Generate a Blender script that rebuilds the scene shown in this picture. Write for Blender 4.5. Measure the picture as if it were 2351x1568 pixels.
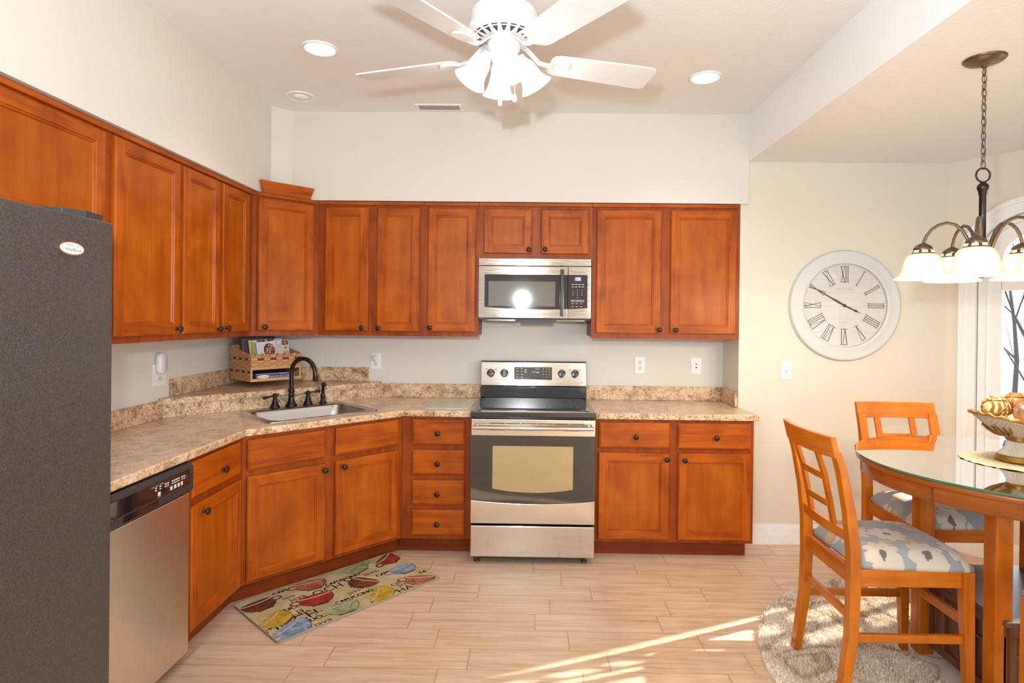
import bpy, bmesh, math, random
import numpy as np
from mathutils import Matrix, Vector
random.seed(7); RNG = np.random.default_rng(7)
PI = math.pi
scene = bpy.context.scene
for o in list(bpy.data.objects): bpy.data.objects.remove(o)
col = scene.collection

# ------------------------------------------------------------------ camera
yaw, pitch, roll = .0123, -.0036, .0109
cy_, sy_ = math.cos(yaw), math.sin(yaw); cp_, sp_ = math.cos(pitch), math.sin(pitch); cr_, sr_ = math.cos(roll), math.sin(roll)
A_ = Matrix(((cy_, sy_, 0), (-sy_, cy_, 0), (0, 0, 1)))
B_ = Matrix(((1, 0, 0), (0, cp_, sp_), (0, -sp_, cp_)))
C_ = Matrix(((cr_, 0, sr_), (0, 1, 0), (-sr_, 0, cr_)))
RM = C_ @ B_ @ A_
cd = bpy.data.cameras.new('camera'); cam = bpy.data.objects.new('camera', cd); col.objects.link(cam)
cam.matrix_world = Matrix((RM[0], RM[2], -RM[1])).transposed().to_4x4()
cam.location = (-.0142, -4.3075, 1.4987)
cd.sensor_width = 36; cd.lens = 1351.75 / 2351 * 36
cd.shift_x = (1175.5 - 1205.16) / 2351; cd.shift_y = (736.26 - 784) / 2351
cd.clip_start = .05; cd.clip_end = 200
scene.camera = cam
# ------------------------------------------------------------------ exposure, world, sun, flash
vs = scene.view_settings
vs.view_transform = 'Standard'; vs.look = 'None'; vs.gamma = 1; vs.use_curve_mapping = False; vs.exposure = .10
scene.cycles.use_denoising = True
scene.cycles.max_bounces = 8; scene.cycles.diffuse_bounces = 5; scene.cycles.glossy_bounces = 4
scene.cycles.transparent_max_bounces = 12; scene.cycles.caustics_reflective = False; scene.cycles.caustics_refractive = False
scene.cycles.sample_clamp_indirect = 6
w = bpy.data.worlds.new('sky'); scene.world = w; w.use_nodes = True
bg = w.node_tree.nodes['Background']; bg.inputs[0].default_value = (.78, .90, 1, 1); bg.inputs[1].default_value = 5.0

def light(name, kind, loc, power, color=(1, 1, 1), size=.1, rot=None, **kw):
    ld = bpy.data.lights.new(name, kind); ld.energy = power; ld.color = color
    if kind == 'SUN': ld.angle = size
    elif kind == 'AREA': ld.size = size
    else: ld.shadow_soft_size = size
    for k, v in kw.items(): setattr(ld, k, v)
    lo = bpy.data.objects.new(name, ld); col.objects.link(lo); lo.location = loc
    if rot: lo.rotation_euler = rot
    return lo
SUN_AZ = math.atan2(.39, .92); SUN_EL = math.radians(22)
sun = light('sun', 'SUN', (8, 3, 5), 16, (1, .93, .80), math.radians(.6))
sd = Vector((math.cos(SUN_AZ) * math.cos(SUN_EL), math.sin(SUN_AZ) * math.cos(SUN_EL), math.sin(SUN_EL)))
sun.rotation_euler = sd.to_track_quat('Z', 'Y').to_euler()
light('camera_flash', 'SPOT', (-.15, -4.3, 1.76), 215, (.90, .96, 1), .045, (math.radians(90 + 34), 0, 0), spot_size=math.radians(165), spot_blend=1.0)

# ------------------------------------------------------------------ materials
def newmat(name):
    m = bpy.data.materials.new(name); m.use_nodes = True
    nt = m.node_tree; p = nt.nodes['Principled BSDF']
    return m, nt, p
def node(nt, t, **kw):
    n = nt.nodes.new(t)
    for k, v in kw.items():
        if isinstance(k, str) and hasattr(n, k): setattr(n, k, v)
    return n
def L(nt, a, b): nt.links.new(a, b)
def math_(nt, op, a, b=None, c=None):
    n = nt.nodes.new('ShaderNodeMath'); n.operation = op
    for i, x in enumerate((a, b, c)):
        if x is None: continue
        if hasattr(x, 'links'): nt.links.new(x, n.inputs[i])
        else: n.inputs[i].default_value = x
    return n.outputs[0]
def ramp(nt, fac, stops, interp='LINEAR'):
    r = nt.nodes.new('ShaderNodeValToRGB'); cr = r.color_ramp; cr.interpolation = interp
    while len(cr.elements) < len(stops): cr.elements.new(.5)
    for e, (p, c) in zip(cr.elements, stops):
        e.position = p; e.color = (*c, 1) if len(c) == 3 else c
    if fac is not None: nt.links.new(fac, r.inputs[0])
    return r.outputs[0]
def coords(nt, scale=(1, 1, 1), rnd=True, kind='Object'):
    tc = nt.nodes.new('ShaderNodeTexCoord'); mp = nt.nodes.new('ShaderNodeMapping'); mp.inputs['Scale'].default_value = scale
    src = tc.outputs[kind]
    if rnd:
        oi = nt.nodes.new('ShaderNodeObjectInfo'); vm = nt.nodes.new('ShaderNodeVectorMath'); vm.operation = 'ADD'
        cx = nt.nodes.new('ShaderNodeCombineXYZ'); s = math_(nt, 'MULTIPLY', oi.outputs['Random'], 37.0)
        for i in range(3): nt.links.new(s, cx.inputs[i])
        nt.links.new(src, vm.inputs[0]); nt.links.new(cx.outputs[0], vm.inputs[1]); src = vm.outputs[0]
    nt.links.new(src, mp.inputs[0]); return mp.outputs[0]
def noise(nt, vec, scale, detail=3, rough=.5, dist=0):
    n = nt.nodes.new('ShaderNodeTexNoise'); n.inputs['Scale'].default_value = scale; n.inputs['Detail'].default_value = detail
    n.inputs['Roughness'].default_value = rough; n.inputs['Distortion'].default_value = dist
    nt.links.new(vec, n.inputs['Vector']); return n.outputs[0]
def mixc(nt, fac, a, b, mode='MIX'):
    n = nt.nodes.new('ShaderNodeMix'); n.data_type = 'RGBA'; n.blend_type = mode
    for i, x in ((0, fac), (6, a), (7, b)):
        if hasattr(x, 'links'): nt.links.new(x, n.inputs[i])
        else: n.inputs[i].default_value = x if i == 0 else ((*x, 1) if len(x) == 3 else x)
    return n.outputs[2]
def bump(nt, p, h, strength, dist=.01):
    b = nt.nodes.new('ShaderNodeBump'); b.inputs['Strength'].default_value = strength; b.inputs['Distance'].default_value = dist
    nt.links.new(h, b.inputs['Height']); nt.links.new(b.outputs[0], p.inputs['Normal'])
def simple(name, c, rough=.5, metal=0, coat=0, spec=None, emis=None, es=0, nbump=None):
    m, nt, p = newmat(name)
    p.inputs['Roughness'].default_value = rough
    p.inputs['Metallic'].default_value = metal; p.inputs['Coat Weight'].default_value = coat
    if spec is not None: p.inputs['Specular IOR Level'].default_value = spec
    if emis: p.inputs['Emission Color'].default_value = (*emis, 1); p.inputs['Emission Strength'].default_value = es
    v = coords(nt, rnd=False); n = noise(nt, v, 35, 2)
    L(nt, ramp(nt, n, [(.3, tuple(x * .96 for x in c)), (.7, c)]), p.inputs['Base Color'])
    if nbump: bump(nt, p, noise(nt, v, nbump[0], 2), nbump[1], .002)
    return m
def sr(r, g, b):  # sRGB 0-255 to linear
    f = lambda x: ((x / 255 + .055) / 1.055) ** 2.4 if x > 10 else x / 255 / 12.92
    return (f(r), f(g), f(b))

def wood(name, lo, hi, scale, rough=.42, coat=.06, blot=.40):
    m, nt, p = newmat(name)
    v = coords(nt, scale); v2 = coords(nt, (2.2, 2.2, 2.2))
    g = noise(nt, v, 2.0, 5, .6, .4); b = noise(nt, v2, 1.6, 3, .5, 1.2); f = noise(nt, v, 9, 3, .6)
    t = math_(nt, 'ADD', math_(nt, 'MULTIPLY', g, .55 if blot == .40 else .45), math_(nt, 'ADD', math_(nt, 'MULTIPLY', b, blot), math_(nt, 'MULTIPLY', f, .12)))
    c = ramp(nt, t, [(.35, lo), (.50, tuple((a + b) / 2 for a, b in zip(lo, hi))), (.64, hi)])
    L(nt, c, p.inputs['Base Color']); p.inputs['Roughness'].default_value = rough
    p.inputs['Coat Weight'].default_value = coat; p.inputs['Coat Roughness'].default_value = .25; p.inputs['Specular IOR Level'].default_value = .22
    bump(nt, p, f, .05, .002)
    return m
WLO, WHI = (.19, .026, .001), (.46, .10, .004)
M = {}
M['wood_v'] = wood('maple_upright_grain', WLO, WHI, (14, 14, 1.1))
M['wood_h'] = wood('maple_level_grain', WLO, WHI, (1.1, 14, 14))
M['panel'] = wood('maple_panel', (.28, .053, .001), (.46, .112, .005), (9, 9, .8), blot=.42)
M['frame'] = wood('maple_face_frame', (.16, .024, .002), (.32, .062, .006), (14, 14, 1.1))
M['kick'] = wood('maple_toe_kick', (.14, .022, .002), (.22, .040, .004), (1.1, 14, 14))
M['cabside'] = wood('maple_side', (.18, .035, .004), (.30, .07, .008), (14, 14, 1.0))
M['chair'] = wood('honey_chair_wood', (.35, .078, .004), (.60, .172, .009), (12, 12, 1.3), rough=.25, coat=.4)
M['chair_h'] = wood('honey_chair_wood_level', (.35, .078, .004), (.60, .172, .009), (1.3, 1.3, 12), rough=.25, coat=.4)
M['table'] = wood('honey_oak_table', (.28, .072, .008), (.50, .165, .018), (2, 2, 30), rough=.3, coat=.4, blot=.2)
M['darkoak'] = wood('dark_oak_box', (.12, .05, .022), (.28, .13, .06), (16, 16, 1.2), rough=.45, coat=.1, blot=.2)
M['shelf_top'] = wood('dark_shelf_top', (.13, .085, .07), (.20, .13, .105), (2, 14, 14), rough=.35, coat=.2, blot=.2)

def wallmat(name, c, b=.04, s=260):
    m, nt, p = newmat(name); v = coords(nt, rnd=False, kind='Object')
    L(nt, ramp(nt, noise(nt, v, 1.3, 2), [(.3, tuple(x * .985 for x in c)), (.7, c)]), p.inputs['Base Color'])
    p.inputs['Roughness'].default_value = .85; bump(nt, p, noise(nt, v, s, 3), b, .002); return m
M['wall'] = wallmat('cream_wall_paint', (.71, .665, .58))
M['wall_kit'] = wallmat('pale_wall_paint', (.70, .675, .62))
M['ceil'] = wallmat('ceiling_texture_paint', (.85, .865, .86), .6, 55)
M['white'] = simple('white_trim_paint', (.86, .88, .90), .35)
M['whiteplastic'] = simple('white_plastic', (.82, .83, .86), .3)
M['fanwhite'] = simple('white_fan_enamel', (.74, .75, .76), .3)
M['slot'] = simple('dark_slot', (.05, .04, .035), .7)
M['bronze'] = simple('oil_rubbed_bronze', (.035, .027, .022), .32, .85, .2)
M['knob'] = simple('dark_knob_metal', (.045, .032, .026), .35, .7)
M['bronze_light'] = simple('brushed_bronze', (.16, .115, .085), .35, .85)
M['black'] = simple('black_enamel', (.018, .017, .017), .18, 0, .5)
M['blackmatte'] = simple('black_plastic', (.035, .032, .032), .45)
M['blackglass'] = simple('black_glass', (.012, .012, .013), .06, 0, 1, .8)
M['display'] = simple('display_violet', (.1, .08, .4), .3, emis=(.25, .2, 1), es=1.6)
M['print_white'] = simple('white_print', (.7, .7, .7), .5)
M['print_grey'] = simple('grey_print', (.18, .18, .19), .5)
M['print_red'] = simple('red_print', (.55, .05, .05), .5)
M['chrome'] = simple('chrome', (.8, .8, .8), .08, 1)

def steel(name, c, scale, rough=.27, bs=.03):
    m, nt, p = newmat(name); v = coords(nt, scale, rnd=False)
    n = noise(nt, v, 6, 3); p.inputs['Metallic'].default_value = 1
    L(nt, ramp(nt, n, [(.3, tuple(x * .93 for x in c)), (.7, c)]), p.inputs['Base Color'])
    L(nt, ramp(nt, n, [(.3, (rough - .04,) * 3), (.7, (rough + .05,) * 3)]), p.inputs['Roughness'])
    tg = nt.nodes.new('ShaderNodeTangent'); tg.direction_type = 'RADIAL'; tg.axis = 'Z'; L(nt, tg.outputs[0], p.inputs['Tangent']); p.inputs['Anisotropic'].default_value = .8; p.inputs['Anisotropic Rotation'].default_value = .25
    bump(nt, p, n, bs, .001); return m
M['steel'] = steel('brushed_steel', (.72, .67, .615), (1.5, 40, 40), .13, .003)
M['steel_dw'] = steel('brushed_steel_dishwasher', (.92, .86, .77), (40, 40, 1.5), .32, .006)
M['steel_sink'] = simple('satin_sink_steel', (.56, .57, .58), .27, 1)

def granite(name, tex=1.0):
    m, nt, p = newmat(name); v = coords(nt, rnd=False)
    a = noise(nt, v, 14, 5, .62, .8); b = noise(nt, v, 75, 4, .7, .5); c = noise(nt, v, 150, 3, .7)
    t = math_(nt, 'ADD', math_(nt, 'MULTIPLY', a, .38), math_(nt, 'ADD', math_(nt, 'MULTIPLY', b, .42), math_(nt, 'MULTIPLY', c, .20)))
    colr = ramp(nt, t, [(.36, (.07, .04, .032)), (.42, (.22, .13, .09)), (.465, (.44, .28, .16)), (.51, (.64, .43, .25)), (.56, (.74, .56, .38)), (.64, (.80, .68, .55))])
    soft = ramp(nt, math_(nt, 'ADD', math_(nt, 'MULTIPLY', a, .55), math_(nt, 'MULTIPLY', b, .45)), [(.38, (.54, .39, .26)), (.5, (.80, .59, .43)), (.62, (.89, .73, .57))])
    L(nt, mixc(nt, tex, soft, colr), p.inputs['Base Color'])
    p.inputs['Roughness'].default_value = .32; p.inputs['Coat Weight'].default_value = .15; return m
M['granite'] = granite('speckled_laminate', 1.0)
M['granite_top'] = granite('speckled_laminate_top', .45)

def floormat():
    m, nt, p = newmat('wood_look_plank_tile')
    tc = nt.nodes.new('ShaderNodeTexCoord'); sp = nt.nodes.new('ShaderNodeSeparateXYZ'); L(nt, tc.outputs['Object'], sp.inputs[0])
    PW, PL = .1605, .615
    yy = math_(nt, 'DIVIDE', math_(nt, 'ADD', sp.outputs[1], .844 + .1605 * 40), PW)
    row = math_(nt, 'FLOOR', yy); fy = math_(nt, 'FRACT', yy)
    k = math_(nt, 'MODULO', row, 8)   # row 40 = y in (-.844,-.684)
    offs = [0.008, .612, .337, .171, .015, .093, .323, .168]   # rows 40(0),41,34(2)...: 40 A, 39 B, 38 C, 37 D, 36 E, 35 F, 34 G
    r = nt.nodes.new('ShaderNodeValToRGB'); r.color_ramp.interpolation = 'CONSTANT'
    while len(r.color_ramp.elements) < 8: r.color_ramp.elements.new(.5)
    vals = {0: .008, 7: .168, 6: .323, 5: .093, 4: .015, 3: .171, 2: .337, 1: .215}
    for i, e in enumerate(r.color_ramp.elements): e.position = i / 8; e.color = (vals[i],) * 3 + (1,)
    L(nt, math_(nt, 'DIVIDE', math_(nt, 'ADD', k, .5), 8), r.inputs[0])
    sepc = nt.nodes.new('ShaderNodeSeparateColor'); L(nt, r.outputs[0], sepc.inputs[0])
    xx = math_(nt, 'DIVIDE', math_(nt, 'ADD', math_(nt, 'SUBTRACT', sp.outputs[0], sepc.outputs[0]), PL * 30), PL)
    ci = math_(nt, 'FLOOR', xx); fx = math_(nt, 'FRACT', xx)
    gx = math_(nt, 'LESS_THAN', math_(nt, 'MINIMUM', fx, math_(nt, 'SUBTRACT', 1, fx)), .0030 / PL)
    gy = math_(nt, 'LESS_THAN', math_(nt, 'MINIMUM', fy, math_(nt, 'SUBTRACT', 1, fy)), .0022 / PW)
    grout = math_(nt, 'MAXIMUM', gx, gy)
    cid = nt.nodes.new('ShaderNodeCombineXYZ'); L(nt, row, cid.inputs[0]); L(nt, ci, cid.inputs[1])
    wn = nt.nodes.new('ShaderNodeTexWhiteNoise'); wn.noise_dimensions = '2D'; L(nt, cid.outputs[0], wn.inputs[0])
    vec = nt.nodes.new('ShaderNodeVectorMath'); vec.operation = 'ADD'; L(nt, tc.outputs['Object'], vec.inputs[0])
    c3 = nt.nodes.new('ShaderNodeCombineXYZ'); L(nt, math_(nt, 'MULTIPLY', wn.outputs[0], 31.), c3.inputs[2]); L(nt, math_(nt, 'MULTIPLY', wn.outputs[0], 17.), c3.inputs[0]); L(nt, c3.outputs[0], vec.inputs[1])
    mp = nt.nodes.new('ShaderNodeMapping'); mp.inputs['Scale'].default_value = (1.2, 16, 1); L(nt, vec.outputs[0], mp.inputs[0])
    g = noise(nt, mp.outputs[0], 2.2, 6, .62, .6)
    c = ramp(nt, g, [(.28, (.45, .285, .165)), (.42, (.63, .44, .29)), (.55, (.72, .545, .40)), (.75, (.78, .61, .48))])
    c = mixc(nt, math_(nt, 'MULTIPLY', wn.outputs[0], .30), c, (.56, .40, .28))
    c = mixc(nt, grout, c, (.46, .31, .20))
    L(nt, c, p.inputs['Base Color']); p.inputs['Roughness'].default_value = .42
    h = math_(nt, 'ADD', math_(nt, 'MULTIPLY', g, .2), math_(nt, 'MULTIPLY', grout, -1)); bump(nt, p, h, .25, .0015)
    return m
M['floor'] = floormat()

def fridgemat():
    m, nt, p = newmat('pebbled_black_fridge'); v = coords(nt, rnd=False)
    n = noise(nt, v, 180, 3, .6, 1.5)
    L(nt, ramp(nt, n, [(.35, (.022, .018, .016)), (.65, (.085, .070, .064))]), p.inputs['Base Color']); p.inputs['Roughness'].default_value = .36  # pebble relief shading also put into the colour, paler on the bumps
    p.inputs['Coat Weight'].default_value = .3; p.inputs['Coat Roughness'].default_value = .22
    bump(nt, p, n, .9, .004); return m
M['fridge'] = fridgemat()

def fabric():
    m, nt, p = newmat('floral_seat_fabric'); tc = nt.nodes.new('ShaderNodeTexCoord')
    oi = nt.nodes.new('ShaderNodeObjectInfo')
    mp = nt.nodes.new('ShaderNodeMapping'); L(nt, tc.outputs['Object'], mp.inputs[0])
    cx = nt.nodes.new('ShaderNodeCombineXYZ'); L(nt, math_(nt, 'MULTIPLY', oi.outputs['Random'], 3.1), cx.inputs[0]); L(nt, cx.outputs[0], mp.inputs['Location'])
    vec = mp.outputs[0]
    def flowers(scale, r0, seed, n=4.5):
        vo = nt.nodes.new('ShaderNodeTexVoronoi'); vo.voronoi_dimensions = '2D'; vo.inputs['Scale'].default_value = scale; vo.inputs['Randomness'].default_value = .75
        a = nt.nodes.new('ShaderNodeVectorMath'); a.operation = 'ADD'; a.inputs[1].default_value = (seed, seed * .7, 0); L(nt, vec, a.inputs[0]); L(nt, a.outputs[0], vo.inputs['Vector'])
        s = nt.nodes.new('ShaderNodeVectorMath'); s.operation = 'SUBTRACT'; L(nt, a.outputs[0], s.inputs[0]); L(nt, vo.outputs['Position'], s.inputs[1])
        sx = nt.nodes.new('ShaderNodeSeparateXYZ'); L(nt, s.outputs[0], sx.inputs[0])
        ang = math_(nt, 'ARCTAN2', sx.outputs[1], sx.outputs[0])
        rad = math_(nt, 'POWER', math_(nt, 'ADD', math_(nt, 'MULTIPLY', sx.outputs[0], sx.outputs[0]), math_(nt, 'MULTIPLY', sx.outputs[1], sx.outputs[1])), .5)
        pet = math_(nt, 'ADD', .72, math_(nt, 'MULTIPLY', math_(nt, 'ABSOLUTE', math_(nt, 'SINE', math_(nt, 'MULTIPLY', ang, n))), .28))
        nz = math_(nt, 'MULTIPLY', math_(nt, 'SUBTRACT', noise(nt, vec, 40, 3), .5), .028)
        edge = math_(nt, 'ADD', math_(nt, 'MULTIPLY', pet, r0), nz)
        return math_(nt, 'LESS_THAN', rad, edge), math_(nt, 'LESS_THAN', math_(nt, 'ADD', rad, nz), r0 * .2)
    base = ramp(nt, noise(nt, vec, 5, 3), [(.35, (.27, .33, .34)), (.65, (.35, .40, .39))])
    weave = noise(nt, vec, 400, 1)
    f1, c1 = flowers(4.8, .072, 1.3); f2, c2 = flowers(7.0, .030, 3.7, 2.5)
    c = mixc(nt, f2, base, (.56, .42, .22)); 
    c = mixc(nt, f1, c, (.66, .60, .50)); c = mixc(nt, c1, c, (.14, .13, .12))
    c = mixc(nt, math_(nt, 'MULTIPLY', weave, .25), c, (.2, .2, .2))
    L(nt, c, p.inputs['Base Color']); p.inputs['Roughness'].default_value = .9; p.inputs['Sheen Weight'].default_value = .2
    bump(nt, p, weave, .15, .002); return m
M['fabric'] = fabric()

def rugmat():
    m, nt, p = newmat('shag_rug_wool'); v = coords(nt, rnd=False, kind='Object')
    n = nt.nodes.new('ShaderNodeTexNoise'); n.inputs['Scale'].default_value = 2.3; n.inputs['Detail'].default_value = 1.5; n.inputs['Distortion'].default_value = 2.2; L(nt, v, n.inputs['Vector'])
    band = math_(nt, 'ABSOLUTE', math_(nt, 'SUBTRACT', n.outputs[0], .52))
    t = ramp(nt, band, [(.010, (.55, .43, .31)), (.035, (.88, .77, .63)), (.16, (.95, .88, .77))])
    f = noise(nt, v, 90, 2)
    L(nt, mixc(nt, math_(nt, 'MULTIPLY', f, .35), t, (.50, .41, .31)), p.inputs['Base Color']); p.inputs['Roughness'].default_value = .95
    p.inputs['Sheen Weight'].default_value = .3
    return m
M['rug'] = rugmat()

def thin_glass(name, tint=(1, 1, 1), ior=1.45, gl=1.0):
    m = bpy.data.materials.new(name); m.use_nodes = True; nt = m.node_tree; nt.nodes.clear()
    o = nt.nodes.new('ShaderNodeOutputMaterial'); tr = nt.nodes.new('ShaderNodeBsdfTransparent'); tr.inputs[0].default_value = (*tint, 1)
    g = nt.nodes.new('ShaderNodeBsdfGlossy'); g.inputs['Roughness'].default_value = .01; g.inputs[0].default_value = (gl, gl, gl, 1)
    fr = nt.nodes.new('ShaderNodeFresnel'); fr.inputs[0].default_value = ior
    mx = nt.nodes.new('ShaderNodeMixShader'); L(nt, fr.outputs[0], mx.inputs[0]); L(nt, tr.outputs[0], mx.inputs[1]); L(nt, g.outputs[0], mx.inputs[2]); L(nt, mx.outputs[0], o.inputs[0]); return m
M['glass'] = thin_glass('clear_pane')
M['tableglass'] = thin_glass('table_glass', (.93, 1, .96), 12.0)
for n_ in M['tableglass'].node_tree.nodes:
    if n_.type == 'MIX_SHADER':
        for l_ in list(n_.inputs[0].links): M['tableglass'].node_tree.links.remove(l_)
        n_.inputs[0].default_value = .88
M['glassedge'] = simple('green_glass_edge', (.02, .19, .13), .15, 0, .4)
M['frost'] = simple('frosted_green_glass', (.50, .585, .48), .25, 0, .3)

def shademat(name, c, e, es, tr=.5):
    m, nt, p = newmat(name); p.inputs['Base Color'].default_value = (*c, 1); p.inputs['Roughness'].default_value = .4
    lw = nt.nodes.new('ShaderNodeLayerWeight'); lw.inputs[0].default_value = .45
    s = ramp(nt, lw.outputs['Facing'], [(.0, (es,) * 3), (.30, (es * .7,) * 3), (.60, (.85,) * 3), (1, (.68,) * 3)])
    p.inputs['Emission Color'].default_value = (*e, 1); sc = nt.nodes.new('ShaderNodeSeparateColor'); L(nt, s, sc.inputs[0]); L(nt, sc.outputs[0], p.inputs['Emission Strength'])
    return m
def em(name, c, s):
    m, nt, p = newmat(name); p.inputs['Base Color'].default_value = (*c, 1); p.inputs['Emission Color'].default_value = (*c, 1); p.inputs['Emission Strength'].default_value = s; return m
M['shade_warm'] = shademat('lit_alabaster_glass', (.22, .18, .11), (1, .78, .48), 4.2)
M['shade_white'] = shademat('lit_white_glass', (.7, .7, .7), (1, .98, .96), 1.25)
M['lens'] = em('lit_can_lens', (1, .97, .92), 4.0)
M['bulb'] = em('lit_bulb', (1, .93, .8), 8.0)

# ------------------------------------------------------------------ geometry helpers
class MB:
    def __init__(s): s.v = []; s.f = []; s.mi = []; s.sm = []; s.M = Matrix()
    def add(s, vs, fs, mi=0, sm=False):
        b = len(s.v); s.v += [tuple(s.M @ Vector(p)) for p in vs]
        for f in fs: s.f.append([i + b for i in f]); s.mi.append(mi); s.sm.append(sm)
        return s
    def box(s, x0, x1, y0, y1, z0, z1, mi=0):
        v = [(x, y, z) for z in (z0, z1) for y in (y0, y1) for x in (x0, x1)]
        return s.add(v, [(0, 2, 3, 1), (4, 5, 7, 6), (0, 1, 5, 4), (2, 6, 7, 3), (0, 4, 6, 2), (1, 3, 7, 5)], mi)
    def prism(s, poly, z0, z1, mi=0, mtop=None, sm=False):
        n = len(poly)
        v = [(x, y, z0) for x, y in poly] + [(x, y, z1) for x, y in poly]
        s.add(v, [list(range(n))[::-1]], mi); 
        s.add(v, [list(range(n, 2 * n))], mi if mtop is None else mtop)
        s.add(v, [(i, (i + 1) % n, n + (i + 1) % n, n + i) for i in range(n)], mi, sm); return s
    def lathe(s, prof, n=24, mi=0, c=(0, 0, 0), axis='z', sm=True, sx=1, sy=1, a0=0, cap=True):
        vs, fs = [], []
        for r, z in prof:
            for k in range(n):
                a = 2 * PI * k / n + a0; x, y = r * math.cos(a) * sx, r * math.sin(a) * sy
                p = (x, y, z) if axis == 'z' else ((x, -z, y) if axis == '-y' else (z, x, y))
                vs.append((p[0] + c[0], p[1] + c[1], p[2] + c[2]))
        for i in range(len(prof) - 1):
            for k in range(n):
                a, b = i * n + k, i * n + (k + 1) % n
                fs.append((a, b, b + n, a + n))
        s.add(vs, fs, mi, sm)
        if cap:
            if prof[0][0] > 1e-5: s.add(vs[:n], [list(range(n))[::-1]], mi)
            if prof[-1][0] > 1e-5: s.add(vs[-n:], [list(range(n))], mi)
        return s
    def tube(s, path, r, n=10, mi=0, closed=False, cap=True, sm=True):
        P = [Vector(p) for p in path]; m = len(P); vs, fs = [], []
        R = r if isinstance(r, (list, tuple)) else [r] * m
        up = None
        for i in range(m):
            if closed: t = (P[(i + 1) % m] - P[i - 1])
            else: t = P[min(i + 1, m - 1)] - P[max(i - 1, 0)]
            t.normalize()
            if up is None:
                up = Vector((0, 0, 1)) if abs(t.z) < .9 else Vector((1, 0, 0))
            u = (up - t * up.dot(t)).normalized(); w_ = t.cross(u); up = u
            for k in range(n):
                a = 2 * PI * k / n; vs.append(tuple(P[i] + (u * math.cos(a) + w_ * math.sin(a)) * R[i]))
        for i in range(m if closed else m - 1):
            for k in range(n):
                a, b = i * n + k, i * n + (k + 1) % n; c, d = ((i + 1) % m) * n + k, ((i + 1) % m) * n + (k + 1) % n
                fs.append((a, b, d, c))
        s.add(vs, fs, mi, sm)
        if cap and not closed: s.add(vs[:n], [list(range(n))[::-1]], mi); s.add(vs[-n:], [list(range(n))], mi)
        return s
    def sweep(s, path, wx, wy, mi=0):
        """rectangular section (half sizes wx along X, wy along Y, may be lists) through points with mostly vertical run"""
        vs = []; m = len(path)
        for i, p in enumerate(path):
            a = wx[i] if isinstance(wx, (list, tuple)) else wx; b = wy[i] if isinstance(wy, (list, tuple)) else wy
            for sx, sy in ((-1, -1), (1, -1), (1, 1), (-1, 1)): vs.append((p[0] + sx * a, p[1] + sy * b, p[2]))
        fs = [(i * 4 + k, i * 4 + (k + 1) % 4, i * 4 + 4 + (k + 1) % 4, i * 4 + 4 + k) for i in range(m - 1) for k in range(4)]
        s.add(vs, fs + [(3, 2, 1, 0), tuple(range(m * 4 - 4, m * 4))], mi); return s
    def arc_bar(s, pts, th, z0, z1, mi=0, lean=0):
        """bar following (x,y) points, thickness th in x, from z0 to z1"""
        n = len(pts); vs = []
        for (x, y) in pts: vs += [(x - th / 2, y, z0), (x + th / 2, y, z0), (x + th / 2 + lean, y, z1), (x - th / 2 + lean, y, z1)]
        fs = []
        for i in range(n - 1):
            a = i * 4
            for k in range(4): fs.append((a + k, a + (k + 1) % 4, a + 4 + (k + 1) % 4, a + 4 + k))
        fs += [(3, 2, 1, 0), tuple(range(n * 4 - 4, n * 4))]
        s.add(vs, fs, mi); return s
    def text(s, txt, size, mat, mi=0, align='CENTER', sx=1.0):
        vs, fs = text_geo(txt, align); old = s.M
        s.M = old @ mat @ Matrix.Diagonal((size * sx, size, 1, 1)); s.add(vs, fs, mi); s.M = old; return s
    def out(s, name, mats, parent=None, loc=None, bevel=0, seg=2, fix=True):
        me = bpy.data.meshes.new(name); me.from_pydata(s.v, [], s.f)
        for m in (mats if isinstance(mats, (list, tuple)) else [mats]): me.materials.append(m)
        me.polygons.foreach_set('material_index', s.mi); me.polygons.foreach_set('use_smooth', s.sm)
        if fix:
            b = bmesh.new(); b.from_mesh(me); bmesh.ops.recalc_face_normals(b, faces=b.faces); b.to_mesh(me); b.free()
        me.update()
        o = bpy.data.objects.new(name, me); col.objects.link(o)
        if parent is not None: o.parent = parent
        if loc: o.location = loc
        if bevel:
            # weld first so that the boxes bevel cleanly
            md = o.modifiers.new('soft_edge', 'BEVEL'); md.width = bevel; md.segments = seg; md.limit_method = 'ANGLE'; md.angle_limit = math.radians(35)
        return o
_tc = {}
def text_geo(txt, align='CENTER'):
    k = (txt, align)
    if k in _tc: return _tc[k]
    cu = bpy.data.curves.new('t', 'FONT'); cu.body = txt; cu.size = 1; cu.align_x = align; cu.align_y = 'CENTER'; cu.resolution_u = 2
    ob = bpy.data.objects.new('t', cu); me = bpy.data.meshes.new_from_object(ob)
    r = ([tuple(v.co) for v in me.vertices], [list(p.vertices) for p in me.polygons])
    bpy.data.objects.remove(ob); bpy.data.curves.remove(cu); bpy.data.meshes.remove(me)
    _tc[k] = r; return r
T = Matrix.Translation
def RX(d): return Matrix.Rotation(math.radians(d), 4, 'X')
def RY(d): return Matrix.Rotation(math.radians(d), 4, 'Y')
def RZ(d): return Matrix.Rotation(math.radians(d), 4, 'Z')
def tag(o, label=None, cat=None, group=None, kind=None):
    if label: o['label'] = label
    if cat: o['category'] = cat
    if group: o['group'] = group
    if kind: o['kind'] = kind
    return o
def thing(name, label, cat, loc=(0, 0, 0), rz=0, group=None):
    o = bpy.data.objects.new(name, None); o.empty_display_size = .1; col.objects.link(o)
    o.location = loc; o.rotation_euler = (0, 0, math.radians(rz)); return tag(o, label, cat, group)
def struct(o): o['kind'] = 'structure'; return o

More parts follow.
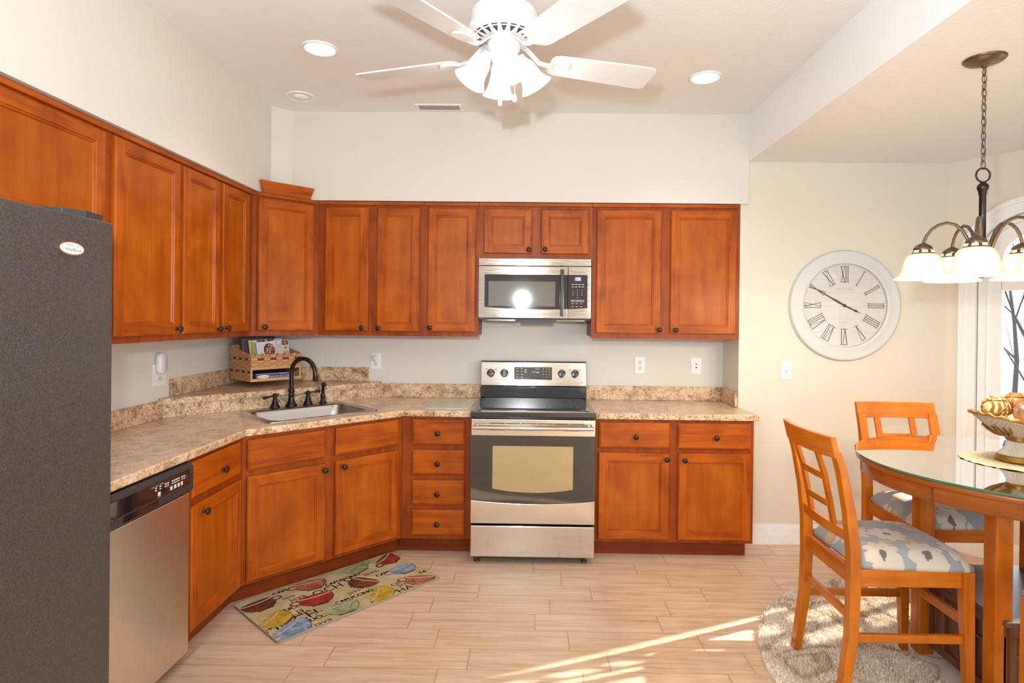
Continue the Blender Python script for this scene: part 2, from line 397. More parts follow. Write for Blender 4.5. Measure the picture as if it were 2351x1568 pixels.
# ------------------------------------------------------------------ dimensions
LX = -2.1077; CH = 2.8806; DCH = 2.5669; XR = 1.379; XS = 1.4264; YD = -.326
SOFZ = 2.2825; SOFY = -.347; SOFX = -1.7468; BACK = -8.6; RIGHT = 3.30
# ------------------------------------------------------------------ setting
struct(MB().box(LX - .1, 6.0, BACK, .1, -.06, 0).out('floor', M['floor']))
struct(MB().box(LX - .1, XR + .02, 0, .1, 0, CH).out('wall_back', M['wall_kit']))
m = MB()   # wide opening behind the photographer is added, out of view, for side light
m.box(LX - .1, LX, -4.9, 0, 0, CH); m.box(LX - .1, LX, BACK, -7.9, 0, CH); m.box(LX - .1, LX, -7.9, -4.9, 0, .3); m.box(LX - .1, LX, -7.9, -4.9, 2.3, CH)
struct(m.out('wall_left', M['wall_kit']))
struct(MB().box(LX - .1, 1.3, BACK - .1, BACK, 0, CH).out('wall_rear', wallmat('dimmed_rear_wall', (.42, .39, .35))))  # unseen wall, added and darkened to tone down reflections in the steel
struct(MB().box(LX - .1, XS, BACK, .1, CH, CH + .08).out('ceiling', M['ceil']))
# soffit over the upper cabinets, with the angled corner
struct(MB().prism([(LX, BACK + 3.5), (SOFX, BACK + 3.5), (SOFX, -.443), (-1.645, SOFY), (XS, SOFY), (XS, 0), (LX, 0)], SOFZ, CH).out('wall_soffit', M['wall_kit']))
# dining side: clock wall (its left face is the kitchen return), lower ceiling with its dropped face
struct(MB().box(XR, 2.757 + .08, YD, .1, 0, DCH).out('wall_dining', M['wall']))
struct(MB().prism([(XS, BACK), (6.0, BACK), (6.0, .1), (XS, .1)], DCH, CH + .08).out('ceiling_dining', M['ceil']))

# bay wall panels with arched window
def bay(name, px, py, deg, length, wins, wmat, thick=.10):
    """vertical wall from (px,py) running along angle deg, room on its left-hand side; wins = arched openings (centre t, half width, sill, spring)"""
    m = MB(); m.M = T((px, py, 0)) @ RZ(deg)
    cur = 0
    for (tc, hw, z0, zs) in wins:
        m.box(cur, tc - hw, 0, thick, 0, DCH)
        m.box(tc - hw, tc + hw, 0, thick, 0, z0)
        N = 14; top = []
        for i in range(N):
            a0, a1 = PI - PI * i / N, PI - PI * (i + 1) / N
            x0, x1 = tc + hw * math.cos(a0), tc + hw * math.cos(a1); za, zb = zs + hw * math.sin(a0), zs + hw * math.sin(a1)
            v = [(x0, 0, za), (x1, 0, zb), (x1, 0, DCH), (x0, 0, DCH), (x0, thick, za), (x1, thick, zb), (x1, thick, DCH), (x0, thick, DCH)]
            m.add(v, [(0, 1, 2, 3), (5, 4, 7, 6), (4, 5, 1, 0), (3, 2, 6, 7)])
        cur = tc + hw
    m.box(cur, length, 0, thick, 0, DCH)
    return struct(m.out(name, wmat, fix=False))
def arch_pts(tc, r, zs, z0, n=20):
    return [(tc - r, z0)] + [(tc + r * math.cos(PI - PI * i / n), zs + r * math.sin(PI * i / n)) for i in range(n + 1)] + [(tc + r, z0)]
def arch_band(m, tc, r0, r1, zs, z0, y0, y1, mi=0, n=20):
    """band between arch outlines of radius r0 (outer) and r1 (inner)"""
    a, b = arch_pts(tc, r0, zs, z0, n), arch_pts(tc, r1, zs, z0, n)
    k = len(a); v = [(x, y0, z) for x, z in a] + [(x, y0, z) for x, z in b] + [(x, y1, z) for x, z in a] + [(x, y1, z) for x, z in b]
    f = []
    for i in range(k - 1):
        f += [(i, i + 1, k + i + 1, k + i), (2 * k + i, 3 * k + i, 3 * k + i + 1, 2 * k + i + 1), (i, 2 * k + i, 2 * k + i + 1, i + 1), (k + i, k + i + 1, 3 * k + i + 1, 3 * k + i)]
    f += [(0, k, 3 * k, 2 * k), (k - 1, 3 * k - 1, 4 * k - 1, 2 * k - 1)]
    m.add(v, f, mi)
def window(idx, px, py, deg, tc, hw, z0, zs, gw):
    r = bpy.data.objects.new('window_%d' % idx, None); col.objects.link(r); r['kind'] = 'structure'
    r.location = (px, py, 0); r.rotation_euler = (0, 0, math.radians(deg))
    m = MB()
    arch_band(m, tc, hw + .09, hw + .06, zs, z0, -.030, 0); arch_band(m, tc, hw + .06, hw + .025, zs, z0, -.018, 0); arch_band(m, tc, hw + .025, hw - .004, zs, z0, -.024, 0)
    m.out('casing', M['white'], r)
    m = MB(); m.box(tc - hw - .11, tc + hw + .11, -.045, 0, z0 - .035, z0); m.box(tc - hw - .09, tc + hw + .09, -.02, 0, z0 - .11, z0 - .035)
    m.out('window_sill', M['white'], r, bevel=.004)
    m = MB()
    arch_band(m, tc, hw - .004, hw - .045, zs, z0, .02, .095); arch_band(m, tc, hw - .045, gw, zs, z0 + .05, .045, .085)
    m.box(tc - hw + .045, tc + hw - .045, .045, .085, z0, z0 + .06)
    m.box(tc - gw - .005, tc + gw + .005, .045, .085, zs - .19, zs - .005)
    m.out('window_frame', M['white'], r)
    m = MB(); pts = arch_pts(tc, gw + .004, zs, z0 + .05)
    k = len(pts); m.add([(x, .065, z) for x, z in pts], [list(range(k))]); m.out('pane', M['glass'], r)
    return r
D0 = -54.97  # first bay face
L1 = .92
bx, by = 2.757 + L1 * .574, -.326 - L1 * .819
bay('wall_bay', 2.757, -.326, D0, L1, [(.46, .29, .42, 1.90)], M['wall'])
window(1, 2.757, -.326, D0, .46, .29, .42, 1.90, .168)
bay('wall_right', bx, by, -90, 1.15, [(.575, .36, .42, 1.90)], M['wall'])
window(2, bx, by, -90, .575, .36, .42, 1.90, .24)
b2x, b2y = bx, by - 1.15
bay('wall_bay_near', b2x, b2y, -125.03, .92, [(.46, .29, .42, 1.90)], M['wall'])
window(3, b2x, b2y, -125.03, .46, .29, .42, 1.90, .155)
b3x, b3y = b2x - .92 * .574, b2y - .92 * .819
struct(MB().box(b3x, b3x + .1, b3y - 1.4, b3y, 0, DCH).out('wall_right_near', M['wall']))
# baseboards
def base_prof(m, x0, x1, y=0):
    m.box(x0, x1, y - .016, y, 0, .105); m.box(x0, x1, y - .012, y, .105, .122); m.box(x0, x1, y - .007, y, .122, .136)
m = MB(); m.M = T((0, YD, 0)); base_prof(m, XR + .005, 2.757); struct(m.out('baseboard_dining', M['white'], bevel=.002))
m = MB(); m.M = T((2.757, -.326, 0)) @ RZ(D0); base_prof(m, 0, L1); struct(m.out('baseboard_bay', M['white'], bevel=.002))
m = MB(); m.M = T((bx, by, 0)) @ RZ(-90); base_prof(m, 0, 1.15); struct(m.out('baseboard_right', M['white'], bevel=.002))

# ------------------------------------------------------------------ cabinet parts
def rect_door(m, w_, h, t=.02, fw=.052):
    """recessed panel door, front at y=-t, lower-left at 0,0"""
    c = .006
    # back + outer chamfer
    def ring(x0, z0, x1, z1, y): return [(x0, y, z0), (x1, y, z0), (x1, y, z1), (x0, y, z1)]
    R = [ring(0, 0, w_, h, 0), ring(0, 0, w_, h, -t + c), ring(c, c, w_ - c, h - c, -t)]
    def band(a, b, mis):
        v = a + b
        for k in range(4): m.add(v, [(k, (k + 1) % 4, 4 + (k + 1) % 4, 4 + k)], mis[k])
    m.add(R[0], [(3, 2, 1, 0)], 0)
    band(R[0], R[1], (1, 0, 1, 0)); band(R[1], R[2], (1, 0, 1, 0))
    # front: full height stiles, rails between
    f0, f1, g0, g1 = fw, w_ - fw, fw, h - fw
    m.add([(c, -t, c), (f0, -t, c), (f0, -t, h - c), (c, -t, h - c)], [(0, 1, 2, 3)], 0)
    m.add([(f1, -t, c), (w_ - c, -t, c), (w_ - c, -t, h - c), (f1, -t, h - c)], [(0, 1, 2, 3)], 0)
    m.add([(f0, -t, c), (f1, -t, c), (f1, -t, g0), (f0, -t, g0)], [(0, 1, 2, 3)], 1)
    m.add([(f0, -t, g1), (f1, -t, g1), (f1, -t, h - c), (f0, -t, h - c)], [(0, 1, 2, 3)], 1)
    seq = [(0, -t), (.003, -t + .005), (.009, -t + .005), (.012, -t + .010)]
    prev = ring(f0, g0, f1, g1, -t)
    for d, y in seq[1:]:
        nx = ring(f0 + d, g0 + d, f1 - d, g1 - d, y); band(prev, nx, (1, 0, 1, 0)); prev = nx
    m.add(prev, [(0, 1, 2, 3)], 2)
def knob_mb():
    m = MB(); m.lathe([(.0085, 0), (.0085, .003), (.0055, .006), (.0055, .012), (.011, .016), (.0165, .021), (.0165, .025), (.012, .029), (.006, .0305), (0, .031)], 18, axis='-y'); return m
KM = knob_mb().out('knob', M['knob']); KMESH = KM.data; bpy.data.objects.remove(KM)
def add_knob(parent, x, z, y=-.02):
    o = bpy.data.objects.new('knob', KMESH); col.objects.link(o); o.parent = parent; o.location = (x, y, z); return o
def door(parent, x0, x1, z0, z1, k=None):
    m = MB(); rect_door(m, x1 - x0, z1 - z0); o = m.out('door', [M['wood_v'], M['wood_h'], M['panel']], parent, (x0, -.0005, z0), fix=True)
    if k: add_knob(o, k[0] - x0, k[1] - z0)
    return o
def drawer(parent, x0, x1, z0, z1, k=None, name='drawer'):
    m = MB(); w_, h = x1 - x0, z1 - z0; c = .011; t = .02
    a = [(0, 0, 0), (w_, 0, 0), (w_, 0, h), (0, 0, h)]; b = [(x, -t + .007, z) for x, y, z in a]; d = [(c, -t, c), (w_ - c, -t, c), (w_ - c, -t, h - c), (c, -t, h - c)]
    m.add(a, [(3, 2, 1, 0)]); 
    for p, q in ((a, b), (b, d)):
        for i in range(4): m.add(p + q, [(i, (i + 1) % 4, 4 + (i + 1) % 4, 4 + i)])
    m.add(d, [(0, 1, 2, 3)])
    o = m.out(name, [M['wood_h']], parent, (x0, -.0005, z0))
    if k: add_knob(o, k[0] - x0, k[1] - z0)
    return o
def frame(parent, w_, z0, z1, holes):
    """face frame plate with openings behind doors left solid, thin reveal lines cut by stiles"""
    m = MB(); m.box(0, w_, 0, .02, z0, z1); return m.out('face_frame', M['frame'], parent)
def base_cab(name, label, loc, rz, w_, depth=.60, kx1=0, kx0=0):
    r = thing(name, label, 'cabinet', (*loc, 0), rz)
    frame(r, w_, .105, .875, [])
    MB().box(0.001, w_ - .001, .02, depth, .105, .872).out('body', M['cabside'], r)
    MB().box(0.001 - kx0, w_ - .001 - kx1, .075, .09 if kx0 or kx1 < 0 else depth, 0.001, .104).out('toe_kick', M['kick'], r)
    return r
def upper_cab(name, label, loc, rz, w_, z0=1.372, z1=2.278, depth=.328, crown=True):
    r = thing(name, label, 'cabinet', (*loc, z0), rz)
    MB().box(0, w_, 0, .02, 0, z1 - z0).out('face_frame', M['frame'], r)
    MB().box(.001, w_ - .001, .02, depth, .012, z1 - z0).out('body', M['cabside'], r)
    if crown: MB().box(0, w_, -.014, 0, z1 - z0 - .024, z1 - z0).out('crown_strip', M['wood_h'], r, bevel=.004)
    return r
UF = -.33; LUF = LX + .33; BF = -.61; LBF = LX + .61
# --- base cabinets
c = base_cab('base_cabinet', 'narrow base cabinet between dishwasher and corner sink cabinet, one drawer over one door', (LBF, -1.791), 90, .4915, kx1=-.030)
drawer(c, .019, .443, .700, .860, (.258, .767)); door(c, .014, .452, .122, .665, (.098, .622))
c = base_cab('base_cabinet', 'wide base cabinet beside range under short countertop, two drawers over two doors', (.387, BF), 0, XR - .387, kx1=.018)
drawer(c, .024, .465, .697, .855, (.252, .770)); drawer(c, .519, .968, .697, .855, (.751, .770))
door(c, .022, .465, .126, .667, (.445, .632)); door(c, .521, .973, .126, .667, (.556, .629))
c = base_cab('base_cabinet', 'narrow base cabinet with a stack of four drawers beside the range', (-.826, BF), 0, .438, kx0=.030)
for z0, z1 in ((.702, .859), (.513, .669), (.325, .478), (.135, .292)): drawer(c, .067, .399, z0, z1, (.230, (z0 + z1) / 2 - .005))
# corner sink cabinet
P0, P1 = Vector((-1.4977, -1.2988)), Vector((-.828, -.61)); DANG = math.degrees(math.atan2(P1.y - P0.y, P1.x - P0.x)); DL = (P1 - P0).length
c = thing('corner_sink_cabinet', 'angled corner base cabinet under the sink with two plain fronts over two doors', 'cabinet', (P0.x, P0.y, 0), DANG)
MB().box(0, DL, 0, .02, .105, .875).out('face_frame', M['frame'], c)
Ri = RZ(-DANG)
def loc2(x, y): q = Ri @ Vector((x - P0.x, y - P0.y, 0)); return (q.x, q.y)
def lw(t, n): q = RZ(DANG) @ Vector((t, n, 0)); return (P0.x + q.x, P0.y + q.y)
body = [loc2(*lw(.012, .021)), loc2(*lw(DL - .012, .021)), loc2(-.828, -.59), loc2(-.828, -.004), loc2(LX + .004, -.004), loc2(LX + .004, -1.2975), loc2(-1.52, -1.2975)]
MB().prism(body, .105, .70).out('body', M['cabside'], c)
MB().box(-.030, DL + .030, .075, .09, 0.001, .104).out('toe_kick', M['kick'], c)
drawer(c, .022, .446, .699, .855, name='false_front'); drawer(c, .508, .930, .701, .858, name='false_front')
door(c, .020, .446, .122, .665, (.434, .632)); door(c, .508, .930, .124, .667, (.553, .633))
# --- upper cabinets
u = upper_cab('fridge_cabinet', 'short deep-set upper cabinet above the black refrigerator', (LUF, -2.85), 90, .945, 1.80)
door(u, .20, .925, .022, .442)
u = upper_cab('upper_cabinet', 'tall single-door upper cabinet next to the refrigerator', (LUF, -1.905), 90, .5075)
door(u, .035, .495, .03, .872, (.462, .058))
u = upper_cab('upper_cabinet', 'upper cabinet with two narrow doors next to the angled corner cabinet', (LUF, -1.3965), 90, .7368)
door(u, .0135, .3545, .03, .872, (.330, .050)); door(u, .3895, .694, .03, .872, (.415, .055))
U0, U1 = Vector((-1.7777, -.6597)), Vector((-1.4678, -.33)); UA = math.degrees(math.atan2(U1.y - U0.y, U1.x - U0.x)); UL = (U1 - U0).length
u = thing('corner_upper_cabinet', 'angled corner upper cabinet with one door above the corner shelf', 'cabinet', (U0.x, U0.y, 1.372), UA)
MB().box(0, UL, 0, .02, 0, .906).out('face_frame', M['frame'], u)
Ru = RZ(-UA)
def ul(x, y): q = Ru @ Vector((x - U0.x, y - U0.y, 0)); return (q.x, q.y)
MB().prism([ul(-1.764, -.6587) , (.012, .021), (UL - .012, .021), ul(-1.4688, -.316), ul(-1.4688, -.003), ul(LX + .003, -.003), ul(LX + .003, -.6587)], .012, .906).out('body', M['cabside'], u)
MB().box(.010, UL - .010, -.014, 0, .882, .906).out('crown_strip', M['wood_h'], u, bevel=.004)
door(u, .044, .413, .030, .870, (.083, .056))
u = upper_cab('upper_cabinet', 'two-door upper cabinet beside the angled corner cabinet on the range wall', (-1.4668, UF), 0, .7168)
door(u, .050, .342, .031, .866, (.308, .052)); door(u, .402, .690, .031, .866, (.420, .052))
u = upper_cab('upper_cabinet', 'single-door upper cabinet beside the microwave with knob on its lower left corner', (-.750, UF), 0, .3700)
door(u, .028, .352, .031, .866, (.050, .058))
u = upper_cab('upper_cabinet', 'short two-door upper cabinet above the microwave', (-.3800, UF), 0, .7640, 1.903)
door(u, .034, .358, .032, .332, (.337, .058)); door(u, .419, .741, .032, .332, (.447, .060))
u = upper_cab('upper_cabinet', 'wide two-door upper cabinet between microwave and clock wall', (.3840, UF), 0, .9780)
door(u, .030, .464, .035, .863, (.451, .061)); door(u, .526, .965, .035, .863, (.561, .061))
MB().box(.978, .994, .004, .02, 0, .904).out('scribe_strip', M['frame'], u)
# loose board
m = MB(); m.M = Matrix.Rotation(math.radians(-4), 4, 'X')
m.add([(.02, 0, 0), (.325, 0, 0), (.358, 0, .078), (0, 0, .078), (.02, .016, 0), (.325, .016, 0), (.358, .016, .078), (0, .016, .078)], [(0, 1, 2, 3), (5, 4, 7, 6), (0, 4, 5, 1), (1, 5, 6, 2), (2, 6, 7, 3), (3, 7, 4, 0)])
bo = m.out('loose_board', M['wood_h'], None, (U0.x, U0.y, 2.2795)); bo.rotation_euler = (0, 0, math.radians(UA))
q = RZ(UA) @ Vector((.060, -.010, 0)); bo.location = (U0.x + q.x, U0.y + q.y, 2.2795)
tag(bo, 'loose trapezoid strip of stained wood standing on top of the corner upper cabinet', 'board')

# ------------------------------------------------------------------ countertops
def slab(outer, holes, z0, z1, mi_top=1, mi_side=0):
    bm = bmesh.new(); edges = []
    for loop in [outer] + holes:
        vs_ = [bm.verts.new((x, y, z1)) for x, y in loop]
        edges += [bm.edges.new((vs_[i], vs_[(i + 1) % len(vs_)])) for i in range(len(vs_))]
    g = bmesh.ops.triangle_fill(bm, edges=edges, use_beauty=True)
    for f in bm.faces: f.material_index = mi_top
    r = bmesh.ops.extrude_face_region(bm, geom=bm.faces[:])
    for e in r['geom']:
        if isinstance(e, bmesh.types.BMVert): e.co.z = z0
    for f in bm.faces:
        if abs(f.normal.z) < .5 or all(v.co.z < z1 - .001 for v in f.verts): f.material_index = mi_side
    bmesh.ops.recalc_face_normals(bm, faces=bm.faces)
    return bm
def bm_out(bm, name, mats, parent, bevel=0, seg=2, segs=None):
    me = bpy.data.meshes.new(name); bm.to_mesh(me); bm.free()
    for x in mats: me.materials.append(x)
    o = bpy.data.objects.new(name, me); col.objects.link(o); o.parent = parent
    if bevel:
        md = o.modifiers.new('soft_edge', 'BEVEL'); md.width = bevel; md.segments = seg; md.limit_method = 'ANGLE'; md.angle_limit = math.radians(40)
    return o
CT0, CT1 = .876, .914
ct = thing('corner_countertop', 'long speckled laminate countertop wrapping the corner around the sink, with raised shelf', 'countertop', (-1.5, -.8, CT0))
off = Vector((1.5, .8, -CT0))
def cl(x, y): return (x + 1.5, y + .8)
outer = [cl(-.3845, -.635), cl(-.8155, -.635), cl(-1.4727, -1.311), cl(-1.4727, -2.42), cl(LX + .001, -2.42), cl(LX + .001, -.001), cl(-.3845, -.001)]
hole = [cl(*lw(t, n)) for t, n in ((.185, .085), (.805, .085), (.805, .50), (.185, .50))]
bm = slab(outer, [hole], 0, CT1 - CT0)
o = bm_out(bm, 'worktop', [M['granite'], M['granite_top']], ct, .008, 3)
SPL = .102; ts = .019
rl = lw(0, .625); dd = Vector((math.cos(math.radians(DANG)), math.sin(math.radians(DANG))))
def on_line(n, x=None, y=None):
    a = lw(0, n)
    t = (x - a[0]) / dd.x if x is not None else (y - a[1]) / dd.y
    return (a[0] + dd.x * t, a[1] + dd.y * t)
ra, rb = on_line(.625, x=LX + .02), on_line(.625, y=-.02)
m = MB(); m.box(rb[0] + 1.5 - .035, 1.5 - .3845, .8 - ts, .8 - .001, .0385, .038 + SPL); m.out('backsplash', M['granite'], ct, bevel=.003)
m = MB(); m.box(LX + 1.501, LX + 1.5 + ts, -2.42 + .8, ra[1] + .8, .0385, .038 + SPL); m.out('backsplash', M['granite'], ct, bevel=.003)
# riser and shelf
ra2, rb2 = on_line(.645, x=LX + .001), on_line(.645, y=-.001); ra1, rb1 = on_line(.625, x=LX + .001), on_line(.625, y=-.001)
m = MB(); m.prism([cl(*ra1), cl(*rb1), cl(*rb2), cl(*ra2)], .0385, .117); m.out('shelf_riser', M['granite'], ct)
fa, fb = on_line(.600, x=LX + .030), on_line(.600, y=-.045)
m = MB(); m.prism([cl(LX + .001, fa[1]), cl(*fa), cl(*fb), cl(fb[0] + .005, -.001), cl(LX + .001, -.001)], .117, .151); m.out('corner_shelf', [M['granite']], ct, bevel=.010, seg=3)
m = MB(); m.box(LX + 1.501, LX + 1.5 + ts, -.934 + .8, .8 - .001, .1515, .253); m.out('shelf_backsplash', M['granite'], ct, bevel=.002)
m = MB(); m.box(LX + 1.5 + ts, 1.5 - 1.206, .8 - ts, .8 - .001, .1515, .253); m.out('shelf_backsplash', M['granite'], ct, bevel=.002)
ct = thing('short_countertop', 'short speckled laminate countertop ending at the clock wall, clear of clutter', 'countertop', (.9, -.3, CT0))
bm = slab([(.3845 - .9, -.335), (1.404 - .9, -.335), (1.404 - .9, -.327 + .3 - .001), (XR - .9 - .001, -.327 + .3 - .001), (XR - .9 - .001, .299), (.3845 - .9, .299)], [], 0, .038)
bm_out(bm, 'worktop', [M['granite'], M['granite_top']], ct, .008, 3)
MB().box(.3845 - .9, XR - .9 - ts - .001, .3 - ts, .299, .0385, .14).out('backsplash', M['granite'], ct, bevel=.003)
MB().box(XR - .9 - ts - .001, XR - .9 - .001, -.02, .299, .0385, .14).out('backsplash', M['granite'], ct, bevel=.003)

# ------------------------------------------------------------------ sink and faucet set (in the angled frame)
sk = thing('kitchen_sink', 'stainless steel single bowl drop-in sink in the corner countertop', 'sink', (*lw(.495, .325), CT1 + .001), DANG)
def rrect(x0, x1, y0, y1, r, n=5):
    p = []
    for cx, cy, a0 in ((x1 - r, y0 + r, -90), (x1 - r, y1 - r, 0), (x0 + r, y1 - r, 90), (x0 + r, y0 + r, 180)):
        for i in range(n + 1):
            a = math.radians(a0 + 90 * i / n); p.append((cx + r * math.cos(a), cy + r * math.sin(a)))
    return p
def loft(m, loops, zs, mi=0, sm=True):
    n = len(loops[0]); v = []
    for lp, z in zip(loops, zs): v += [(x, y, z) for x, y in lp]
    m.add(v, [(i * n + k, i * n + (k + 1) % n, (i + 1) * n + (k + 1) % n, (i + 1) * n + k) for i in range(len(loops) - 1) for k in range(n)], mi, sm)
m = MB()
loops = [rrect(-.342, .342, -.268, .268, .03), rrect(-.340, .340, -.266, .266, .03), rrect(-.330, .330, -.256, .256, .03), rrect(-.300, .300, -.232, .165, .06), rrect(-.292, .292, -.224, .157, .06), rrect(-.28, .28, -.212, .145, .07), rrect(-.265, .265, -.197, .13, .07), rrect(-.22, .22, -.15, .09, .06)]
loft(m, loops, [0, .006, .004, .004, -.004, -.12, -.165, -.175])
n_ = len(loops[-1]); m.add([(x, y, -.175) for x, y in loops[-1]], [list(range(n_))], 0)
m.out('basin', M['steel_sink'], sk)
MB().lathe([(.0, -.1735), (.04, -.1735), (.045, -.172), (.03, -.1735)], 20, c=(0, -.03, 0)).out('drain', M['chrome'], sk)
zf = CT1 + .0075
fa_ = thing('kitchen_faucet', 'dark bronze gooseneck faucet spout rising between two lever handles', 'faucet', (*lw(.500, .568), zf), DANG)
bell = [(.037, 0), (.037, .006), (.033, .009), (.033, .013), (.027, .020), (.021, .036), (.0175, .055), (.0175, .068), (.020, .072), (.0165, .078), (.0165, .084), (.020, .092), (.0215, .098), (.0175, .108), (.014, .114)]
MB().lathe(bell, 28).out('base', M['bronze'], fa_)
path = [(0, 0, .11), (0, 0, .16), (0, 0, .205)]
R_ = .088; ang0 = math.radians(-62)
for i in range(1, 15):
    a = PI - (PI * 1.0) * i / 14
    rr = R_ + R_ * math.cos(a); path.append((rr * math.cos(ang0), rr * math.sin(ang0), .218 + R_ * math.sin(a)))
path.append((path[-1][0] + .004 * math.cos(ang0), path[-1][1] + .004 * math.sin(ang0), .196)); ex, ey = path[-1][0], path[-1][1]
m = MB().tube(path, .0135, 16); m.out('spout', M['bronze'], fa_)
MB().lathe([(.0125, .166), (.0155, .168), (.0175, .176), (.0155, .188), (.0165, .190), (.0165, .196), (.014, .198)], 20, c=(ex, ey, 0)).out('spout_tip', M['bronze'], fa_)
def lever(t, ang, label, tilt):
    h = thing('faucet_handle', label, 'faucet handle', (*lw(t, .568), zf), DANG)
    MB().lathe([(.031, 0), (.031, .006), (.027, .009), (.027, .013), (.021, .023), (.014, .045), (.012, .055), (.0135, .058), (.0115, .062), (.0115, .068), (.014, .074), (.0125, .083), (.006, .089), (0, .0905)], 24).out('base', M['bronze'], h)
    a = math.radians(ang); u = Vector((math.cos(a), math.sin(a), tilt)).normalized(); c0 = Vector((0, 0, .077))
    pts = [c0 - u * .022, c0 - u * .018, c0 - u * .012, c0 + u * .012, c0 + u * .03, c0 + u * .055, c0 + u * .064, c0 + u * .072, c0 + u * .078]
    MB().tube([tuple(p) for p in pts], [.003, .006, .004, .0055, .0045, .007, .0105, .0105, .004], 12).out('lever', M['bronze'], h)
    return h
lever(.395, 185, 'dark bronze lever handle near the basket side of the spout', -.18)
lever(.611, -18, 'dark bronze lever handle between the spout and the side sprayer', .10)
s_ = thing('side_sprayer', 'dark bronze side sprayer standing at the end of the faucet set', 'sprayer', (*lw(.713, .566), zf), DANG)
MB().lathe([(.026, 0), (.026, .005), (.020, .010), (.0155, .016), (.0145, .030), (.0165, .040), (.0165, .052), (.012, .062), (.0085, .066)], 22).out('base', M['bronze'], s_)
m = MB().tube([(0, 0, .066), (0, -.001, .085), (0, -.004, .105), (0, -.008, .118)], [.009, .0115, .0105, .0125], 14); m.lathe([(0, -.014), (.013, -.012), (.0155, 0), (.013, .012), (0, .016)], 18, axis='-y', c=(0, -.010, .124)); m.out('spray_head', M['bronze'], s_)
m = MB().tube([(.008, -.014, .118), (.014, -.018, .105), (.014, -.017, .088)], .0028, 8); m.out('trigger', M['bronze'], s_)

# ------------------------------------------------------------------ cutting board
m = MB(); m.prism(rrect(-.150, .150, -.215, .215, .025), 0, .005, 1, 0)
cb = m.out('glass_cutting_board', [M['frost'], M['frost']], None, (-.555, -.325, CT1 + .0005), bevel=.001)
tag(cb, 'frosted pale green glass cutting board lying on the countertop beside the range', 'cutting board')

# ------------------------------------------------------------------ basket with books
def basket():
    b = thing('woven_basket', 'woven splint basket with maroon bands standing on the corner shelf', 'basket', (*lw(.335, .805), 1.0655), DANG + 6)
    W, D = .345, .285; rows = [.008 + .0165 * i for i in range(12)]
    mats = [simple('splint_tan', (.62, .33, .13), .6), simple('splint_dark', (.50, .24, .085), .6), simple('splint_maroon', (.16, .022, .03), .6)]
    m = MB()
    def wall(p0, p1, nseg, z_lo, ztop0, ztop1, outn):
        p0, p1 = Vector(p0), Vector(p1); n = Vector(outn)
        for r in range(13):
            z0 = .004 + r * .0168
            for k in range(nseg):
                a, c_ = p0.lerp(p1, k / nseg), p0.lerp(p1, (k + 1) / nseg); mid = (k + .5) / nseg
                zt = ztop0 + (ztop1 - ztop0) * mid
                if z0 < z_lo or z0 + .014 > zt: continue
                o_ = n * (.0035 if (k + r) % 2 else 0)
                mi = 2 if r in (3, 8) and (k + r) % 2 else (1 if (k + r) % 2 else 0)
                q = [a + o_, c_ + o_, c_ + o_ - n * .003, a + o_ - n * .003]
                v = [(x.x, x.y, z0) for x in q] + [(x.x, x.y, z0 + .0155) for x in q]
                m.add(v, [(3, 2, 1, 0), (4, 5, 6, 7), (0, 1, 5, 4), (1, 2, 6, 5), (2, 3, 7, 6), (3, 0, 4, 7)], mi)
    wall((0, 0, 0), (W, 0, 0), 8, .082, .170, .170, (0, -1, 0))
    wall((W, 0, 0), (W, D, 0), 7, 0, .170, .222, (1, 0, 0))
    wall((W, D, 0), (0, D, 0), 8, 0, .222, .222, (0, 1, 0))
    wall((0, D, 0), (0, 0, 0), 7, 0, .222, .170, (-1, 0, 0))
    m.out('woven_wall', mats, b)
    m = MB(); m.box(.002, W - .002, .002, D - .002, 0, .008); m.box(.004, W - .004, .004, D - .004, .078, .084); m.box(-.004, W + .004, -.005, .004, 0, .018, 0)
    m.box(-.004, .008, -.005, .004, .018, .084); m.box(W - .008, W + .004, -.005, .004, .018, .084); m.box(-.004, W + .004, -.006, .004, .078, .092)
    m.out('frame', [mats[0]], b)
    m = MB(); rim = [(-.003, -.003, .172), (W + .003, -.003, .172), (W + .003, D + .003, .224), (-.003, D + .003, .224)]
    for i in range(4):
        a, c_ = Vector(rim[i]), Vector(rim[(i + 1) % 4]); nn = 7
        m.tube([tuple(a), tuple(c_)], .007, 8, 0)
        for k in range(nn):
            q = a.lerp(c_, (k + .5) / nn); t_ = (c_ - a).normalized() * .006
            m.tube([tuple(q - t_ + Vector((0, 0, -.008))), tuple(q - t_ * .3 + Vector((0, 0, .0)) + Vector((0, -.0075 if i in (0,) else 0, 0))), tuple(q + t_ + Vector((0, 0, .008)))], .0032, 6, 1)
    m.out('rim', [mats[0], mats[2]], b)
    return b
bk = basket(); BM = T((*lw(.335, .805), 1.0655)) @ RZ(DANG + 6)
def put(o, mat): o.matrix_world = mat; return o
m = MB(); m.box(0, .285, 0, .215, 0, .040, 0); m.box(.002, .283, -.0004, .0, .0005, .0395, 1); m.box(.0, .285, -.0006, 0, .0375, .040, 2); m.box(.003, .282, .006, .216, .003, .037, 3)
F = lambda x, z, y=-.0009: T((x, y, z)) @ RX(90)
m.lathe([(0, 0), (1, .0001)], 24, 3, c=(0, 0, 0)) if False else None
ell = [(.052 + .042 * math.cos(2 * PI * i / 24), .020 + .0115 * math.sin(2 * PI * i / 24)) for i in range(24)]; m.add([(x, -.0008, z) for x, z in ell], [list(range(24))], 3)
m.text('Good Housekeeping', .0088, F(.052, .020, -.0012), 4); m.text('step by step cookbook', .0190, F(.188, .0185), 5); m.text('THE ILLUSTRATED', .006, F(.19, .034), 3)
